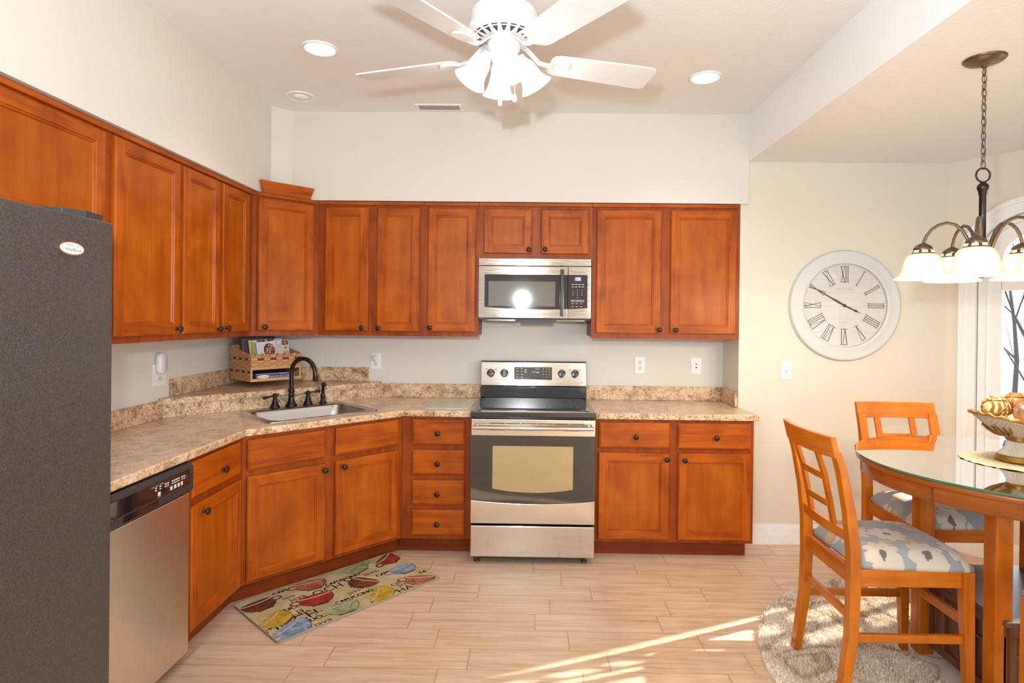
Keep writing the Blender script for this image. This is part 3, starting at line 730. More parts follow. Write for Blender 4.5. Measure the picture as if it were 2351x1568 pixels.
bkc = m.out('hardcover_book', [simple('book_cover_blue', (.02, .06, .22), .4), simple('book_spine_blue', (.02, .075, .30), .4), simple('book_yellow', (.75, .42, .02), .4), simple('book_pages', (.8, .78, .74), .8), simple('book_navy', (.02, .03, .12), .5), simple('book_peach', (.85, .5, .3), .5)], None)
put(bkc, BM @ T((.035, .008, .0085))); tag(bkc, 'thick blue hardcover cookbook with yellow edge lying in the lower opening of the basket', 'book')
m = MB(); m.box(0, .245, 0, .012, 0, .190, 0); m.box(.014, .231, -.001, 0, .014, .176, 1); m.box(.018, .227, -.0014, -.001, .018, .172, 2)
pf = m.out('picture_frame', [simple('frame_dark_violet', (.035, .022, .045), .35, 0, .3), simple('frame_inner_line', (.35, .30, .30), .4), simple('picture_card', (.16, .10, .13), .5)], None, bevel=0)
put(pf, BM @ T((.036, .21, .098)) @ RX(-6)); tag(pf, 'dark framed picture leaning at the back of the basket behind the magazines', 'picture frame')
m = MB(); m.box(0, .235, 0, .006, 0, .178, 0); m.box(.008, .028, -.0005, 0, 0, .178, 1)
for (x, z, r) in ((.07, .171, .018), (.10, .168, .015), (.14, .171, .016), (.165, .173, .012)): m.add([(x + r * math.cos(2 * PI * i / 14), -.0007, min(.1775, z + .6 * r * math.sin(2 * PI * i / 14))) for i in range(14)], [list(range(14))], 2 + (int(x * 100) % 2))
mg = m.out('magazine', [simple('magazine_paper', (.75, .78, .78), .4), simple('magazine_yellow', (.78, .52, .01), .4), simple('magazine_dark', (.07, .04, .05), .5), simple('magazine_brown', (.3, .14, .08), .5)], None)
put(mg, BM @ T((.070, .135, .088)) @ RX(-8) @ RY(-3)); tag(mg, 'food magazine with a yellow spine strip standing behind the cake cookbook', 'magazine')
m = MB(); m.box(0, .230, 0, .009, 0, .168, 0); m.M = T((0, 0, .052)) @ Matrix.Diagonal((1, 1, .80, 1))
def blob(cx, cz, rx, rz_, mi, y, n=22, jit=0.0):
    m.add([(cx + rx * math.cos(2 * PI * i / n) * (1 + random.uniform(-jit, jit)), y, cz + rz_ * math.sin(2 * PI * i / n) * (1 + random.uniform(-jit, jit))) for i in range(n)], [list(range(n))], mi)
blob(.086, .070, .040, .058, 1, -.0005, 26, .04)
for i in range(46):
    a, r = random.uniform(0, 2 * PI), math.sqrt(random.random()); blob(.090 + .030 * r * math.cos(a), .072 + .050 * r * math.sin(a), random.uniform(.003, .008), random.uniform(.003, .007), random.choice((2, 2, 3, 3, 1, 0)), -.0006 - i * 1e-5, 8, .3)
V = lambda x, z: T((x, -.0012, z)) @ RX(90) @ RZ(90)
m.text('CHOCOLATE', .020, V(.140, .076), 4); m.text('COOKIES', .020, V(.158, .078), 2, sx=.9); m.text('COOKBOOK', .015, V(.172, .080), 4); m.text('365', .014, V(.030, .055), 2)
m.box(.182, .226, -.0008, 0, .100, .140, 1); blob(.204, .120, .014, .014, 5, -.001); m.box(.182, .226, -.0008, 0, .056, .096, 6); blob(.204, .076, .013, .011, 5, -.001); m.box(.182, .226, -.0008, 0, .012, .052, 7)
bk2 = m.out('cookbook', [simple('cover_white', (.78, .77, .78), .35), simple('cover_cocoa', (.10, .035, .025), .4), simple('cover_red', (.68, .06, .03), .4), simple('cover_coral', (.75, .25, .12), .4), simple('cover_brown_ink', (.25, .16, .13), .5), simple('cover_tan', (.42, .22, .10), .5), simple('cover_cream', (.72, .62, .48), .5), simple('cover_orange', (.72, .42, .25), .5)], None)
put(bk2, BM @ T((.092, .070, .088)) @ RX(-10) @ RY(-4)); tag(bk2, 'white cookbook with a red berry cake on its cover at the basket front', 'book')

# ------------------------------------------------------------------ range
rg = thing('electric_range', 'stainless steel electric range with black glass cooktop and oven window', 'range', (0, 0, 0))
W2 = .378; YF = -.7334
MB().box(-W2, W2, -.66, -.045, .045, .905).out('body', M['blackmatte'], rg)
m = MB(); m.box(-W2, W2, YF + .035, -.66, .05, .246); 
m = MB(); m.box(-W2, W2, YF, -.655, .046, .237); m.out('storage_drawer', M['steel'], rg, bevel=.006)
# oven door: steel bands around a curved glass
m = MB(); m.box(-W2, W2, YF, -.662, .785, .885, 0)
def curved(m, x0, x1, zl, ztopf, y0, y1, mi, n=24):
    """panel whose upper edge follows ztopf(x)"""
    v = []
    for i in range(n + 1):
        x = x0 + (x1 - x0) * i / n; v += [(x, y0, zl), (x, y0, ztopf(x)), (x, y1, ztopf(x)), (x, y1, zl)]
    f = []
    for i in range(n):
        a = i * 4
        for k in range(4): f.append((a + k, a + (k + 1) % 4, a + 4 + (k + 1) % 4, a + 4 + k))
    f += [(0, 1, 2, 3), (n * 4 + 3, n * 4 + 2, n * 4 + 1, n * 4)]
    m.add(v, f, mi)
arcf = lambda x: .371 + .021 * (x / W2) ** 2
dr = m.out('oven_door', M['steel'], rg, bevel=.003)
m = MB(); curved(m, -W2, W2, .250, arcf, YF, -.662, 0); m.out('lower_door_band', M['steel'], dr, bevel=.003)
def curved_low(m, x0, x1, zbf, zt, y0, y1, mi, n=24):
    v = []
    for i in range(n + 1):
        x = x0 + (x1 - x0) * i / n; v += [(x, y0, zbf(x)), (x, y0, zt), (x, y1, zt), (x, y1, zbf(x))]
    f = []
    for i in range(n):
        a = i * 4
        for k in range(4): f.append((a + k, a + (k + 1) % 4, a + 4 + (k + 1) % 4, a + 4 + k))
    f += [(0, 1, 2, 3), (n * 4 + 3, n * 4 + 2, n * 4 + 1, n * 4)]
    m.add(v, f, mi)
m = MB(); curved_low(m, -W2, W2, lambda x: arcf(x) + .001, .784, YF + .003, -.662, 0); gl = m.out('door_glass', M['blackglass'], dr)
ovw = simple('oven_window_reflection_tint', (.60, .54, .34), .07, .85, .5, .8)  # tan reflection of the sunlit floor is put into the glass colour
m = MB(); curved_low(m, -.246, .244, lambda x: .440 + .022 * (x / .245) ** 2, .723, YF + .0015, YF + .004, 0); m.out('oven_window', ovw, dr)
m = MB()
hp = [(-.362 + .724 * i / 16, YF - .048 - .010 * math.sin(PI * i / 16), .842) for i in range(17)]
m.tube(hp, .0125, 14); 
for sx in (-.34, .34): m.tube([(sx, YF - .049, .842), (sx, YF + .002, .842)], .009, 10)
m.out('oven_handle', M['steel'], dr)
m = MB()
for i in range(6): x = -.245 + i * .0975 - .02; m.box(x, x + .088, YF - .0012, YF, .860, .8635)
for x in (-.26, .19): m.box(x, x + .085, YF - .0012, YF, .818, .8215)
m.out('vent_slots', M['slot'], dr)
# cooktop
m = MB(); m.box(-.381, .381, YF - .004, -.075, .8985, .930, 0); m.box(-.374, .374, YF + .004, -.68, .888, .8985, 0)
m.out('cooktop_frame', M['black'], rg, bevel=.006)
m = MB(); m.box(-.345, .345, -.665, -.118, .9302, .9325, 0)
for cx, cy, r in ((-.19, -.50, .115), (.17, -.50, .125), (.17, -.50, .085), (-.18, -.24, .085), (.18, -.24, .08)):
    pr = [(cx + (r - .0012) * math.cos(2 * PI * i / 48), cy + (r - .0012) * math.sin(2 * PI * i / 48)) for i in range(48)]; po = [(cx + r * math.cos(2 * PI * i / 48), cy + r * math.sin(2 * PI * i / 48)) for i in range(48)]
    m.add([(x, y, .9328) for x, y in pr + po], [(i, (i + 1) % 48, 48 + (i + 1) % 48, 48 + i) for i in range(48)], 1)
m.out('cooktop_glass', [M['blackglass'], M['print_grey']], rg)
# backguard
m = MB(); m.box(-.377, .377, -.098, -.045, .930, 1.012); m.out('backguard_riser', M['black'], rg, bevel=.004)
m = MB()
v = [(-.378, -.105, 1.018), (.378, -.105, 1.018), (.378, -.078, 1.187), (-.378, -.078, 1.187), (-.378, -.04, 1.018), (.378, -.04, 1.018), (.378, -.04, 1.187), (-.378, -.04, 1.187)]
m.add(v, [(0, 1, 2, 3), (4, 7, 6, 5), (0, 4, 5, 1), (3, 2, 6, 7), (0, 3, 7, 4), (1, 5, 6, 2)]); bgp = m.out('backguard', M['steel'], rg, bevel=.004)
BG = T((0, -.105, 1.018)) @ RX(-math.degrees(math.atan2(.027, .169)))   # local x,z on the sloped face, y=0 front
MB().box(-.377, .377, -.08, -.04, 1.1875, 1.192).out('backguard_top_trim', M['blackmatte'], rg)
m = MB(); m.M = BG; m.box(-.139, .132, -.002, 0, .045, .135, 0)
for r in range(4):
    for k in range(3): m.box(.068 + k * .021, .074 + k * .021, -.0026, -.002, .122 - r * .0205, .126 - r * .0205, 2 if not (r == 3 and k == 0) else 3)
    for k in range(2): m.box(-.125 + k * .032, -.108 + k * .032, -.0026, -.002, .122 - r * .0205, .125 - r * .0205, 2)
m.box(-.066, -.050, -.0026, -.002, .110, .117, 2); m.box(-.066, -.050, -.0026, -.002, .096, .103, 2)
m.box(.020, .040, -.0026, -.002, .094, .101, 2); m.box(.010, .045, -.0026, -.002, .120, .123, 2)
m.box(-.016, .016, -.0024, -.002, .090, .108, 0); m.text('3:42', .018, T((0, -.003, .099)) @ RX(90), 1)
m.out('control_display', [M['blackglass'], M['display'], M['print_white'], M['print_red']], bgp)
m = MB(); m.M = BG; m.text('SAMSUNG', .017, T((.0, -.0012, .022)) @ RX(90), 0, sx=1.15)
for kx in (-.305, -.209, .201, .296):
    m.text('OFF', .006, T((kx, -.001, .121)) @ RX(90), 0); m.text('Hi  Lo', .006, T((kx, -.001, .058)) @ RX(90), 0)
    for i in range(11):
        a = math.radians(-240 + i * 30); m.box(kx + .036 * math.cos(a) - .0008, kx + .036 * math.cos(a) + .0008, -.001, 0, .0895 + .036 * math.sin(a) - .0008, .0895 + .036 * math.sin(a) + .0008, 0)
for kx in (-.339, -.271, .262, .330): m.lathe([(.0042, 0), (.0042, .001), (0, .0011)], 14, c=(kx, 0, .116), axis='-y')
m.box(.245, .250, -.001, 0, .030, .034); m.out('panel_print', M['print_grey'], bgp)
for i, kx in enumerate((-.305, -.209, .201, .296)):
    m = MB(); m.M = BG; m.lathe([(.029, 0), (.029, .010), (.0265, .014), (0, .0145)], 28, c=(kx, 0, .0895), axis='-y'); m.box(kx - .0085, kx + .0085, -.030, -.012, .064, .115)
    m.lathe([(.0305, 0), (.0305, .002), (.029, .0021)], 28, 1, c=(kx, 0, .0895), axis='-y'); m.box(kx - .003, kx + .003, -.0305, -.03, .100, .112, 2)
    m.out('burner_knob', [M['black'], M['chrome'], M['print_red']], bgp, bevel=.0015)
for sx in (-.34, .32):
    for sy in (-.68, -.1): MB().lathe([(.018, 0.0), (.018, .012), (.010, .014), (.010, .046)], 14, c=(sx, sy, 0)).out('foot', M['blackmatte'], rg)

# ------------------------------------------------------------------ microwave
mw = thing('microwave', 'stainless steel over-the-range microwave with dark window and vertical handle', 'microwave', (0, 0, 1.49))
YM = -.3705
m = MB(); m.box(-.377, .377, YM + .045, -.005, 0, .412); m.out('body', M['blackmatte'], mw)
m = MB(); m.box(-.377, .377, YM, YM + .045, .362, .411); m.out('top_vent_band', M['steel'], mw, bevel=.003)
m = MB(); m.box(-.377, .2205, YM, YM + .045, .012, .359); md_ = m.out('door', M['steel'], mw, bevel=.003)
m = MB(); m.box(.2225, .377, YM, YM + .045, .012, .359); mp_ = m.out('control_panel', M['steel'], mw, bevel=.003)
lowf = lambda x: .070 + .014 * ((x - .02) / .35) ** 2
m = MB(); curved_low(m, -.335, .2195, lowf, .303, YM - .0015, YM + .001, 0); m.out('door_glass', M['blackglass'], md_)
mesh_m = simple('microwave_window_screen', (.34, .35, .35), .035, .8)
m = MB(); m.box(-.308, .138, YM - .0022, YM - .001, .091, .257); m.out('window_screen', mesh_m, md_)
m = MB(); m.text('SAMSUNG', .0165, T((.0, YM - .0008, .040)) @ RX(90), 0, sx=1.15); m.out('brand_lettering', M['print_grey'], md_)
m = MB(); m.box(.169, .194, YM - .040, YM - .022, .028, .338); m.box(.173, .190, YM - .023, YM, .032, .052); m.box(.173, .190, YM - .023, YM, .314, .334); m.out('handle', M['black'], md_, bevel=.004)
m = MB(); curved_low(m, .2235, .352, lowf, .303, YM - .0015, YM + .001, 0)
m.box(.268, .308, YM - .002, YM - .0015, .264, .288, 3); m.box(.280, .308, YM - .0024, YM - .002, .264, .288, 1); m.text('3:42', .016, T((.294, YM - .0027, .276)) @ RX(90), 2)
for r in range(2):
    for k in range(4): m.box(.248 + k * .022, .262 + k * .022, YM - .002, YM - .0015, .238 - r * .016, .242 - r * .016, 2)
for r in range(4):
    for k in range(3):
        if r == 3 and k != 1: continue
        m.text(str('123456789 0 '[r * 3 + k]), .012, T((.256 + k * .030, YM - .002, .203 - r * .017)) @ RX(90), 2)
m.box(.243, .268, YM - .002, YM - .0015, .122, .138, 4); m.box(.271, .332, YM - .002, YM - .0015, .122, .138, 5)
for r in range(2):
    for k in range(3): m.box(.246 + k * .029, .262 + k * .029, YM - .002, YM - .0015, .111 - r * .020, .1135 - r * .020, 2)
m.out('keypad', [M['blackglass'], M['display'], M['print_white'], simple('lcd_grey', (.35, .33, .36), .4), simple('stop_key', (.35, .12, .14), .4), M['print_grey']], mp_)
m = MB(); m.box(-.10, .12, YM + .012, -.08, -.022, 0); m.box(-.32, -.13, -.33, -.2, -.006, 0, 1); m.box(.15, .34, -.33, -.2, -.006, 0, 1); m.out('underside_grille', [M['blackmatte'], M['steel']], mw)

# ------------------------------------------------------------------ dishwasher
dw = thing('dishwasher', 'stainless steel dishwasher with black control strip under the countertop beside the fridge', 'dishwasher', (LBF, -2.40, 0), 90)
MB().box(.005, .603, .02, .57, .06, .868).out('body', M['blackmatte'], dw)
MB().box(.005, .603, .06, .10, .002, .06).out('toe_panel', M['blackmatte'], dw)
m = MB(); m.box(.003, .603, -.020, .02, .052, .738); m.out('door_panel', M['steel_dw'], dw, bevel=.004)
m = MB()
pr = [(.02, .742), (-.022, .742), (-.034, .752), (-.034, .852), (-.022, .868), (.02, .868)]
v = [(.001, y, z) for y, z in pr] + [(.607, y, z) for y, z in pr]; k = len(pr)
m.add(v, [list(range(k)), list(range(k, 2 * k))[::-1]] + [(i, (i + 1) % k, k + (i + 1) % k, k + i) for i in range(k)]); cp = m.out('control_strip', M['blackmatte'], dw, bevel=.003)
m = MB(); m.box(.06, .575, -.0355, -.034, .783, .843, 0)
for i, x in enumerate((.345, .372, .405, .420, .450, .464, .478, .492, .515, .530)): m.box(x, x + .010, -.0362, -.0355, .824, .829, 1); m.box(x, x + .010, -.0362, -.0355, .815, .819, 1)
for x, s in ((.362, .016), (.440, .014), (.466, .014), (.490, .012), (.512, .012)): m.box(x, x + s, -.0364, -.0355, .792, .807, 2)
m.text('WASH  CYCLES   OPTIONS', .0065, T((.36, -.0362, .834)) @ RX(90), 1); m.text('START', .006, T((.37, -.0362, .787)) @ RX(90), 1); m.text('ON', .006, T((.552, -.0362, .820)) @ RX(90), 1)
m.out('control_window', [M['blackglass'], M['print_white'], M['print_white']], cp)
m = MB(); m.prism([(.17, -.0345), (.37, -.0345), (.36, -.030), (.18, -.030)], .753, .776); m.out('grip_recess', M['blackglass'], cp)

# ------------------------------------------------------------------ refrigerator
fr = thing('refrigerator', 'large textured black refrigerator at the near end of the counter', 'refrigerator', (-1.355, -3.35, 0), 90)
MB().box(.005, .905, .075, .735, .02, 1.765).out('body', M['blackmatte'], fr)
m = MB(); m.box(0, .91, 0, .07, .06, 1.250); m.out('door', M['fridge'], fr, bevel=.012, seg=3)
m = MB(); m.box(0, .91, 0, .07, 1.262, 1.790)
m = MB(); m.box(0, .91, 0, .07, .06, 1.790); 
bpy.data.objects.remove([o_ for o_ in fr.children if o_.name.startswith('door')][0])
fd = m.out('door', M['fridge'], fr, bevel=.008, seg=3)
ex_ = lambda r1, r2, y: None
def oval(m, cx, cz, rx, rz_, y0, y1, mi, n=36):
    a = [(cx + rx * math.cos(2 * PI * i / n), cz + rz_ * math.sin(2 * PI * i / n)) for i in range(n)]
    m.add([(x, y0, z) for x, z in a] + [(x, y1, z) for x, z in a], [list(range(n)), list(range(n, 2 * n))[::-1]] + [(i, (i + 1) % n, n + (i + 1) % n, n + i) for i in range(n)], mi)
m = MB(); oval(m, .735, 1.688, .0495, .0215, -.004, 0, 0); oval(m, .735, 1.688, .044, .0170, -.0048, -.004, 1); m.text('Whirlpool', .0145, T((.738, -.0052, 1.684)) @ RX(90), 2)
m.tube([(.715, -.0052, 1.696), (.728, -.0052, 1.698), (.742, -.0052, 1.694)], .0006, 4, 2); m.tube([(.728, -.0052, 1.680), (.75, -.0052, 1.690), (.764, -.0052, 1.700)], .0005, 4, 2)
m.out('oval_badge', [M['chrome'], simple('badge_silver', (.72, .72, .72), .3), M['print_grey']], fd)
m = MB(); hc = [(.905, .03), (.905, .20), (.86, .28), (.79, .27), (.74, .16), (.76, .05), (.82, .02)]; m.prism(hc, 1.792, 1.812); m.out('hinge_cover', simple('hinge_cover_grey', (.035, .045, .055), .3), fr, bevel=.004)

# ------------------------------------------------------------------ ceiling fan
FC = (-.14, -1.94)
fan = thing('ceiling_fan', 'white five-blade ceiling fan with four lit glass shades hanging from the kitchen ceiling', 'ceiling fan', (*FC, CH))
def z(h): return h - CH
MB().lathe([(.065, z(2.8795)), (.065, z(2.86)), (.045, z(2.835)), (.016, z(2.83))], 28).out('canopy', M['fanwhite'], fan)
MB().lathe([(.014, z(2.85)), (.014, z(2.75))], 16, c=(0, 0, 0)).out('downrod', M['fanwhite'], fan)
m = MB(); m.lathe([(.014, z(2.760)), (.05, z(2.757)), (.10, z(2.745)), (.130, z(2.725)), (.138, z(2.700)), (.140, z(2.665)), (.146, z(2.655)), (.146, z(2.640)), (.135, z(2.628)), (.075, z(2.612)), (.06, z(2.612))], 40)
hs = m.out('motor_housing', M['fanwhite'], fan)
m = MB()
for i in range(20):
    a = 2 * PI * i / 20 + .05
    def pt(r, da, dz=0):  # on the lower cone of the housing
        zz = z(2.628) - (.135 - r) / .06 * .016 - .0006 + dz
        return (r * math.cos(a + da), r * math.sin(a + da), zz)
    m.add([pt(.112, -.10), pt(.112, .10), pt(.085, .02), pt(.085, -.02)], [(0, 1, 2, 3)]); m.add([pt(.125, -.10), pt(.125, .10), pt(.119, .10), pt(.119, -.10)], [(0, 1, 2, 3)])
m.out('vent_slots', M['slot'], hs)
MB().lathe([(.062, z(2.615)), (.068, z(2.600)), (.066, z(2.575)), (.058, z(2.560)), (.058, z(2.540)), (.040, z(2.520)), (.015, z(2.515)), (0, z(2.515))], 32).out('light_hub', M['fanwhite'], fan)
for i in range(5):
    a = 18 + 72 * i; mt = RZ(a) @ T((0, 0, z(2.545)))
    # blade
    m = MB(); m.M = mt @ T((0, 0, 0)) @ Matrix.Rotation(math.radians(-12), 4, 'X')
    out = []
    for t_, wd in ((.195, .035), (.205, .052), (.225, .060), (.30, .064), (.45, .069), (.60, .073), (.635, .073), (.650, .068), (.656, .058)): out.append((t_, wd))
    poly = [(x, -w_) for x, w_ in out] + [(x, w_) for x, w_ in out[::-1]]
    m.prism(poly, -.003, .003); bl = m.out('blade', M['fanwhite'], fan)
    m = MB(); m.M = mt @ Matrix.Rotation(math.radians(-12), 4, 'X')
    m.prism([(.19, -.012), (.205, -.03), (.235, -.040), (.265, -.036), (.277, -.02), (.280, 0), (.277, .02), (.265, .036), (.235, .040), (.205, .03), (.19, .012)], -.011, -.003)
    m.M = mt; m.sweep([(0, 0, 0)], 1, 1) if False else None
    pts = [(.055, .062), (.09, .050), (.12, .025), (.15, -.002), (.20, -.008)]
    m.M = RZ(a) @ T((0, 0, z(2.545))); vs_ = []
    for x, zz in pts: vs_ += [(x, -.015, zz - .004), (x, .015, zz - .004), (x, .015, zz + .004), (x, -.015, zz + .004)]
    m.add(vs_, [(j * 4 + k, j * 4 + (k + 1) % 4, j * 4 + 4 + (k + 1) % 4, j * 4 + 4 + k) for j in range(len(pts) - 1) for k in range(4)] + [(3, 2, 1, 0), tuple(range(len(pts) * 4 - 4, len(pts) * 4))])
    m.out('blade_bracket', M['fanwhite'], bl, bevel=.002)
for i in range(4):
    a = 12 + 90 * i; mt = RZ(a) @ T((.070, 0, z(2.545))) @ RY(-32)   # shade opens outward and down
    m = MB(); m.M = mt; m.lathe([(.020, .012), (.022, -.004), (.027, -.010), (.027, -.016)], 20)
    m.M = RZ(a); m.tube([(.035, 0, z(2.545)), (.06, 0, z(2.552)), (.076, 0, z(2.547))], .008, 10)
    ar = m.out('lamp_arm', M['fanwhite'], fan)
    m = MB(); m.M = mt; prof = [(.022, -.014), (.031, -.020), (.038, -.034), (.041, -.055), (.045, -.080), (.053, -.102), (.063, -.118), (.068, -.124)]
    m.lathe(prof, 32, cap=False); m.lathe([(r - .002, z_) for r, z_ in prof], 32, cap=False); m.out('glass_shade', M['shade_white'], ar)
    q = Vector((*FC, CH)) + (mt @ Vector((0, 0, -.14)))
    light('fan_bulb', 'POINT', q, 1.6, (1, .92, .82), .03)
for (dx, dy, zb) in ((-.012, -.02, 2.345), (.045, .02, 2.375)):
    m = MB(); m.tube([(dx, dy, z(2.53)), (dx, dy, z(zb + .03))], .0012, 6); 
    for k in range(22): m.lathe([(0, -.0018), (.0019, 0), (0, .0018)], 6, c=(dx, dy, z(2.53 - k * (2.50 - zb) / 22)))
    m.lathe([(.003, z(zb + .034)), (.0065, z(zb + .030)), (.0085, z(zb + .015)), (.0075, z(zb)), (.003, z(zb - .001)), (0, z(zb - .001))], 14, c=(dx, dy, 0)); m.out('pull_chain', M['fanwhite'], fan)

# ------------------------------------------------------------------ ceiling fixtures
def can(x, y, label, lit=True):
    r = thing('recessed_light', label, 'recessed light', (x, y, CH), 0, None)
    m = MB(); m.lathe([(.092, -.0005), (.092, -.005), (.086, -.008), (.076, -.006), (.073, -.001)], 40, cap=False); m.out('trim_ring', M['white'], r)
    if lit:
        MB().lathe([(.074, -.004), (.05, -.006), (0, -.007)], 36, cap=False).out('lens', M['lens'], r)
        light('can_beam', 'SPOT', (x, y, CH - .03), 15, (1, .96, .91), .06, (0, 0, 0), spot_size=math.radians(120), spot_blend=.8)
    else:
        m = MB(); m.lathe([(.074, -.003), (.055, -.0015), (.0, -.0012)], 36, cap=False); m.lathe([(.045, -.002), (.040, -.012), (.02, -.016), (0, -.017)], 30, cap=False); m.out('eyeball', M['ceil'], r)
    return r
can(-1.123, -1.279, 'lit recessed ceiling light above the sink side, brighter than its unlit neighbour')
can(.955, -.945, 'lit recessed ceiling light near the dropped dining ceiling')
can(-1.485, -.619, 'unlit recessed ceiling light in the angled corner of the ceiling', False)
vr = thing('ceiling_vent', 'white slotted air vent in the ceiling near the soffit', 'vent', (-.64, -.455, CH))
MB().box(-.150, .150, -.055, .055, -.008, -.0005).out('vent_frame', M['white'], vr, bevel=.002)
m = MB()
for i in range(34): x = -.128 + i * .0078; m.box(x, x + .0038, -.034, .034, -.0088, -.0078)
m.out('slot', M['slot'], vr)['kind'] = 'stuff'

# ------------------------------------------------------------------ chandelier
CX, CY = 1.80, -1.905
chn = thing('chandelier', 'dark bronze five-arm chandelier with alabaster bell shades over the dining table', 'chandelier', (CX, CY, DCH))
zz = lambda h: h - DCH
MB().lathe([(.074, -.0005), (.074, -.004), (.066, -.012), (.03, -.024), (.014, -.027), (.012, -.034), (.006, -.036)], 36).out('canopy', M['bronze_light'], chn)
m = MB(); zt = 2.530; nlink = 14; lp = (zt - 2.125) / nlink
for i in range(nlink):
    c0 = zt - lp * (i + .5); hl = lp * .64; pts = []
    for k in range(14):
        a = 2 * PI * k / 14; u_ = .0085 * math.cos(a); w_ = hl * math.sin(a); pts.append((u_, 0, zz(c0) + w_) if i % 2 else (0, u_, zz(c0) + w_))
    m.tube(pts, .0022, 6, closed=True)
m.tube([(.003 * math.sin(i * 1.9), .003 * math.cos(i * 1.3), zz(2.535 - i * .02)) for i in range(21)], .0014, 5); m.out('chain', M['bronze_light'], chn)
m = MB(); m.tube([(.028 * math.cos(2 * PI * k / 28), 0, zz(2.098) + .028 * math.sin(2 * PI * k / 28)) for k in range(28)], .0035, 8, closed=True); m.out('hanging_ring', M['bronze'], chn)
m = MB(); m.lathe([(.004, zz(2.070)), (.012, zz(2.066)), (.020, zz(2.056)), (.021, zz(2.046)), (.018, zz(2.036)), (.015, zz(2.032)), (.0155, zz(2.022)), (.0125, zz(2.018)), (.0125, zz(1.76)), (.022, zz(1.75)), (.030, zz(1.735)), (.022, zz(1.715)), (.010, zz(1.705)), (.008, zz(1.698)), (.014, zz(1.690)), (.010, zz(1.684)), (0, zz(1.682))], 24); m.out('stem', M['bronze'], chn)
for i in range(5):
    a = 156 + 72 * i; mt = RZ(a)
    m = MB(); m.M = mt
    ap = [(.018, 1.745), (.030, 1.79), (.045, 1.835), (.065, 1.877), (.090, 1.903), (.118, 1.912), (.146, 1.905), (.170, 1.888), (.188, 1.862), (.197, 1.838), (.20, 1.822)]
    m.tube([(r, 0, zz(h)) for r, h in ap], .0065, 12); arm = m.out('arm', M['bronze_light'], chn)
    m = MB(); m.M = mt @ T((.20, 0, 0)); m.lathe([(.006, zz(1.832)), (.014, zz(1.829)), (.028, zz(1.820)), (.035, zz(1.811)), (.036, zz(1.806)), (.034, zz(1.803)), (.036, zz(1.800)), (.043, zz(1.788)), (.044, zz(1.785))], 28, cap=False)
    for k in range(8):
        al = 2 * PI * k / 8; m2 = RZ(math.degrees(al)); old = m.M; m.M = old @ m2
        m.add([(.0372, -.0095, zz(1.8015)), (.0372, .0095, zz(1.8015)), (.0428, .0115, zz(1.7905)), (.0428, -.0115, zz(1.7905))], [(0, 1, 2, 3)], 1); m.M = old
    m.out('shade_cap', [M['bronze_light'], simple('amber_glass', (.85, .6, .3), .4, emis=(1, .72, .4), es=.7)], arm)
    m = MB(); m.M = mt @ T((.20, 0, 0)); prof = [(.042, 1.787), (.056, 1.779), (.066, 1.763), (.071, 1.743), (.075, 1.722), (.083, 1.704), (.097, 1.690), (.106, 1.684), (.1065, 1.681)]
    m.lathe([(r, zz(h)) for r, h in prof], 36, cap=False); m.lathe([(r - .003, zz(h)) for r, h in prof], 36, cap=False); m.out('glass_shade', M['shade_warm'], arm)
    q = mt @ Vector((.20, 0, 0)); light('chandelier_bulb', 'POINT', (CX + q.x, CY + q.y, 1.675), 10, (1, .82, .58), .04)

# ------------------------------------------------------------------ wall clock
ck = thing('wall_clock', 'large round whitewashed wall clock with roman numerals on the dining wall', 'clock', (2.077, YD, 1.609))
dist = wallmat('whitewashed_frame', (.64, .655, .65), .2, 80)
prof = [(.372, 0), (.372, .012), (.366, .016), (.368, .024), (.360, .030), (.345, .031), (.302, .026), (.296, .030), (.286, .030), (.279, .024), (.279, .012)]
MB().lathe([(r, z_) for r, z_ in prof], 72, axis='-y', cap=False, c=(0, -.001, 0)).out('frame', dist, ck)
m = MB(); m.lathe([(.281, .008), (0, .0081)], 64, axis='-y', cap=False); 
face = m.out('dial', simple('dial_cream', (.74, .715, .69), .45), ck)
m = MB()
def bar(m, x0, z0, x1, z1, wd, y=-.0094):
    a, b_ = Vector((x0, z0)), Vector((x1, z1)); n = (b_ - a).normalized(); n = Vector((-n.y, n.x)) * wd / 2
    m.add([(a.x - n.x, y, a.y - n.y), (b_.x - n.x, y, b_.y - n.y), (b_.x + n.x, y, b_.y + n.y), (a.x + n.x, y, a.y + n.y)], [(0, 1, 2, 3)])
NUM = ['XII', 'I', 'II', 'III', 'IIII', 'V', 'VI', 'VII', 'VIII', 'IX', 'X', 'XI']
WID = {'I': .013, 'V': .034, 'X': .030}
for i, s in enumerate(NUM):
    a = math.radians(-30 * i); tot = sum(WID[c_] for c_ in s); cx = -tot / 2; old = m.M
    m.M = Matrix.Rotation(-a, 4, 'Y'); lo, hi = .158, .262
    for c_ in s:
        w_ = WID[c_]; x0, x1 = cx + .003, cx + w_ - .003
        if c_ == 'I': bar(m, cx + w_ / 2, lo, cx + w_ / 2, hi, .0042)
        elif c_ == 'V': bar(m, x0, hi, (x0 + x1) / 2, lo, .0048); bar(m, x1, hi, (x0 + x1) / 2, lo, .003)
        else: bar(m, x0, hi, x1, lo, .0048); bar(m, x1, hi, x0, lo, .003)
        cx += w_
    bar(m, -tot / 2 - .002, hi, tot / 2 + .002, hi, .0028); bar(m, -tot / 2 - .002, lo, tot / 2 + .002, lo, .0028); bar(m, 0, hi - .004, 0, hi + .006, .003); bar(m, 0, lo - .006, 0, lo + .004, .003)
    m.M = old
m.out('numerals', simple('numeral_ink', (.07, .06, .055), .6), face)
m = MB()
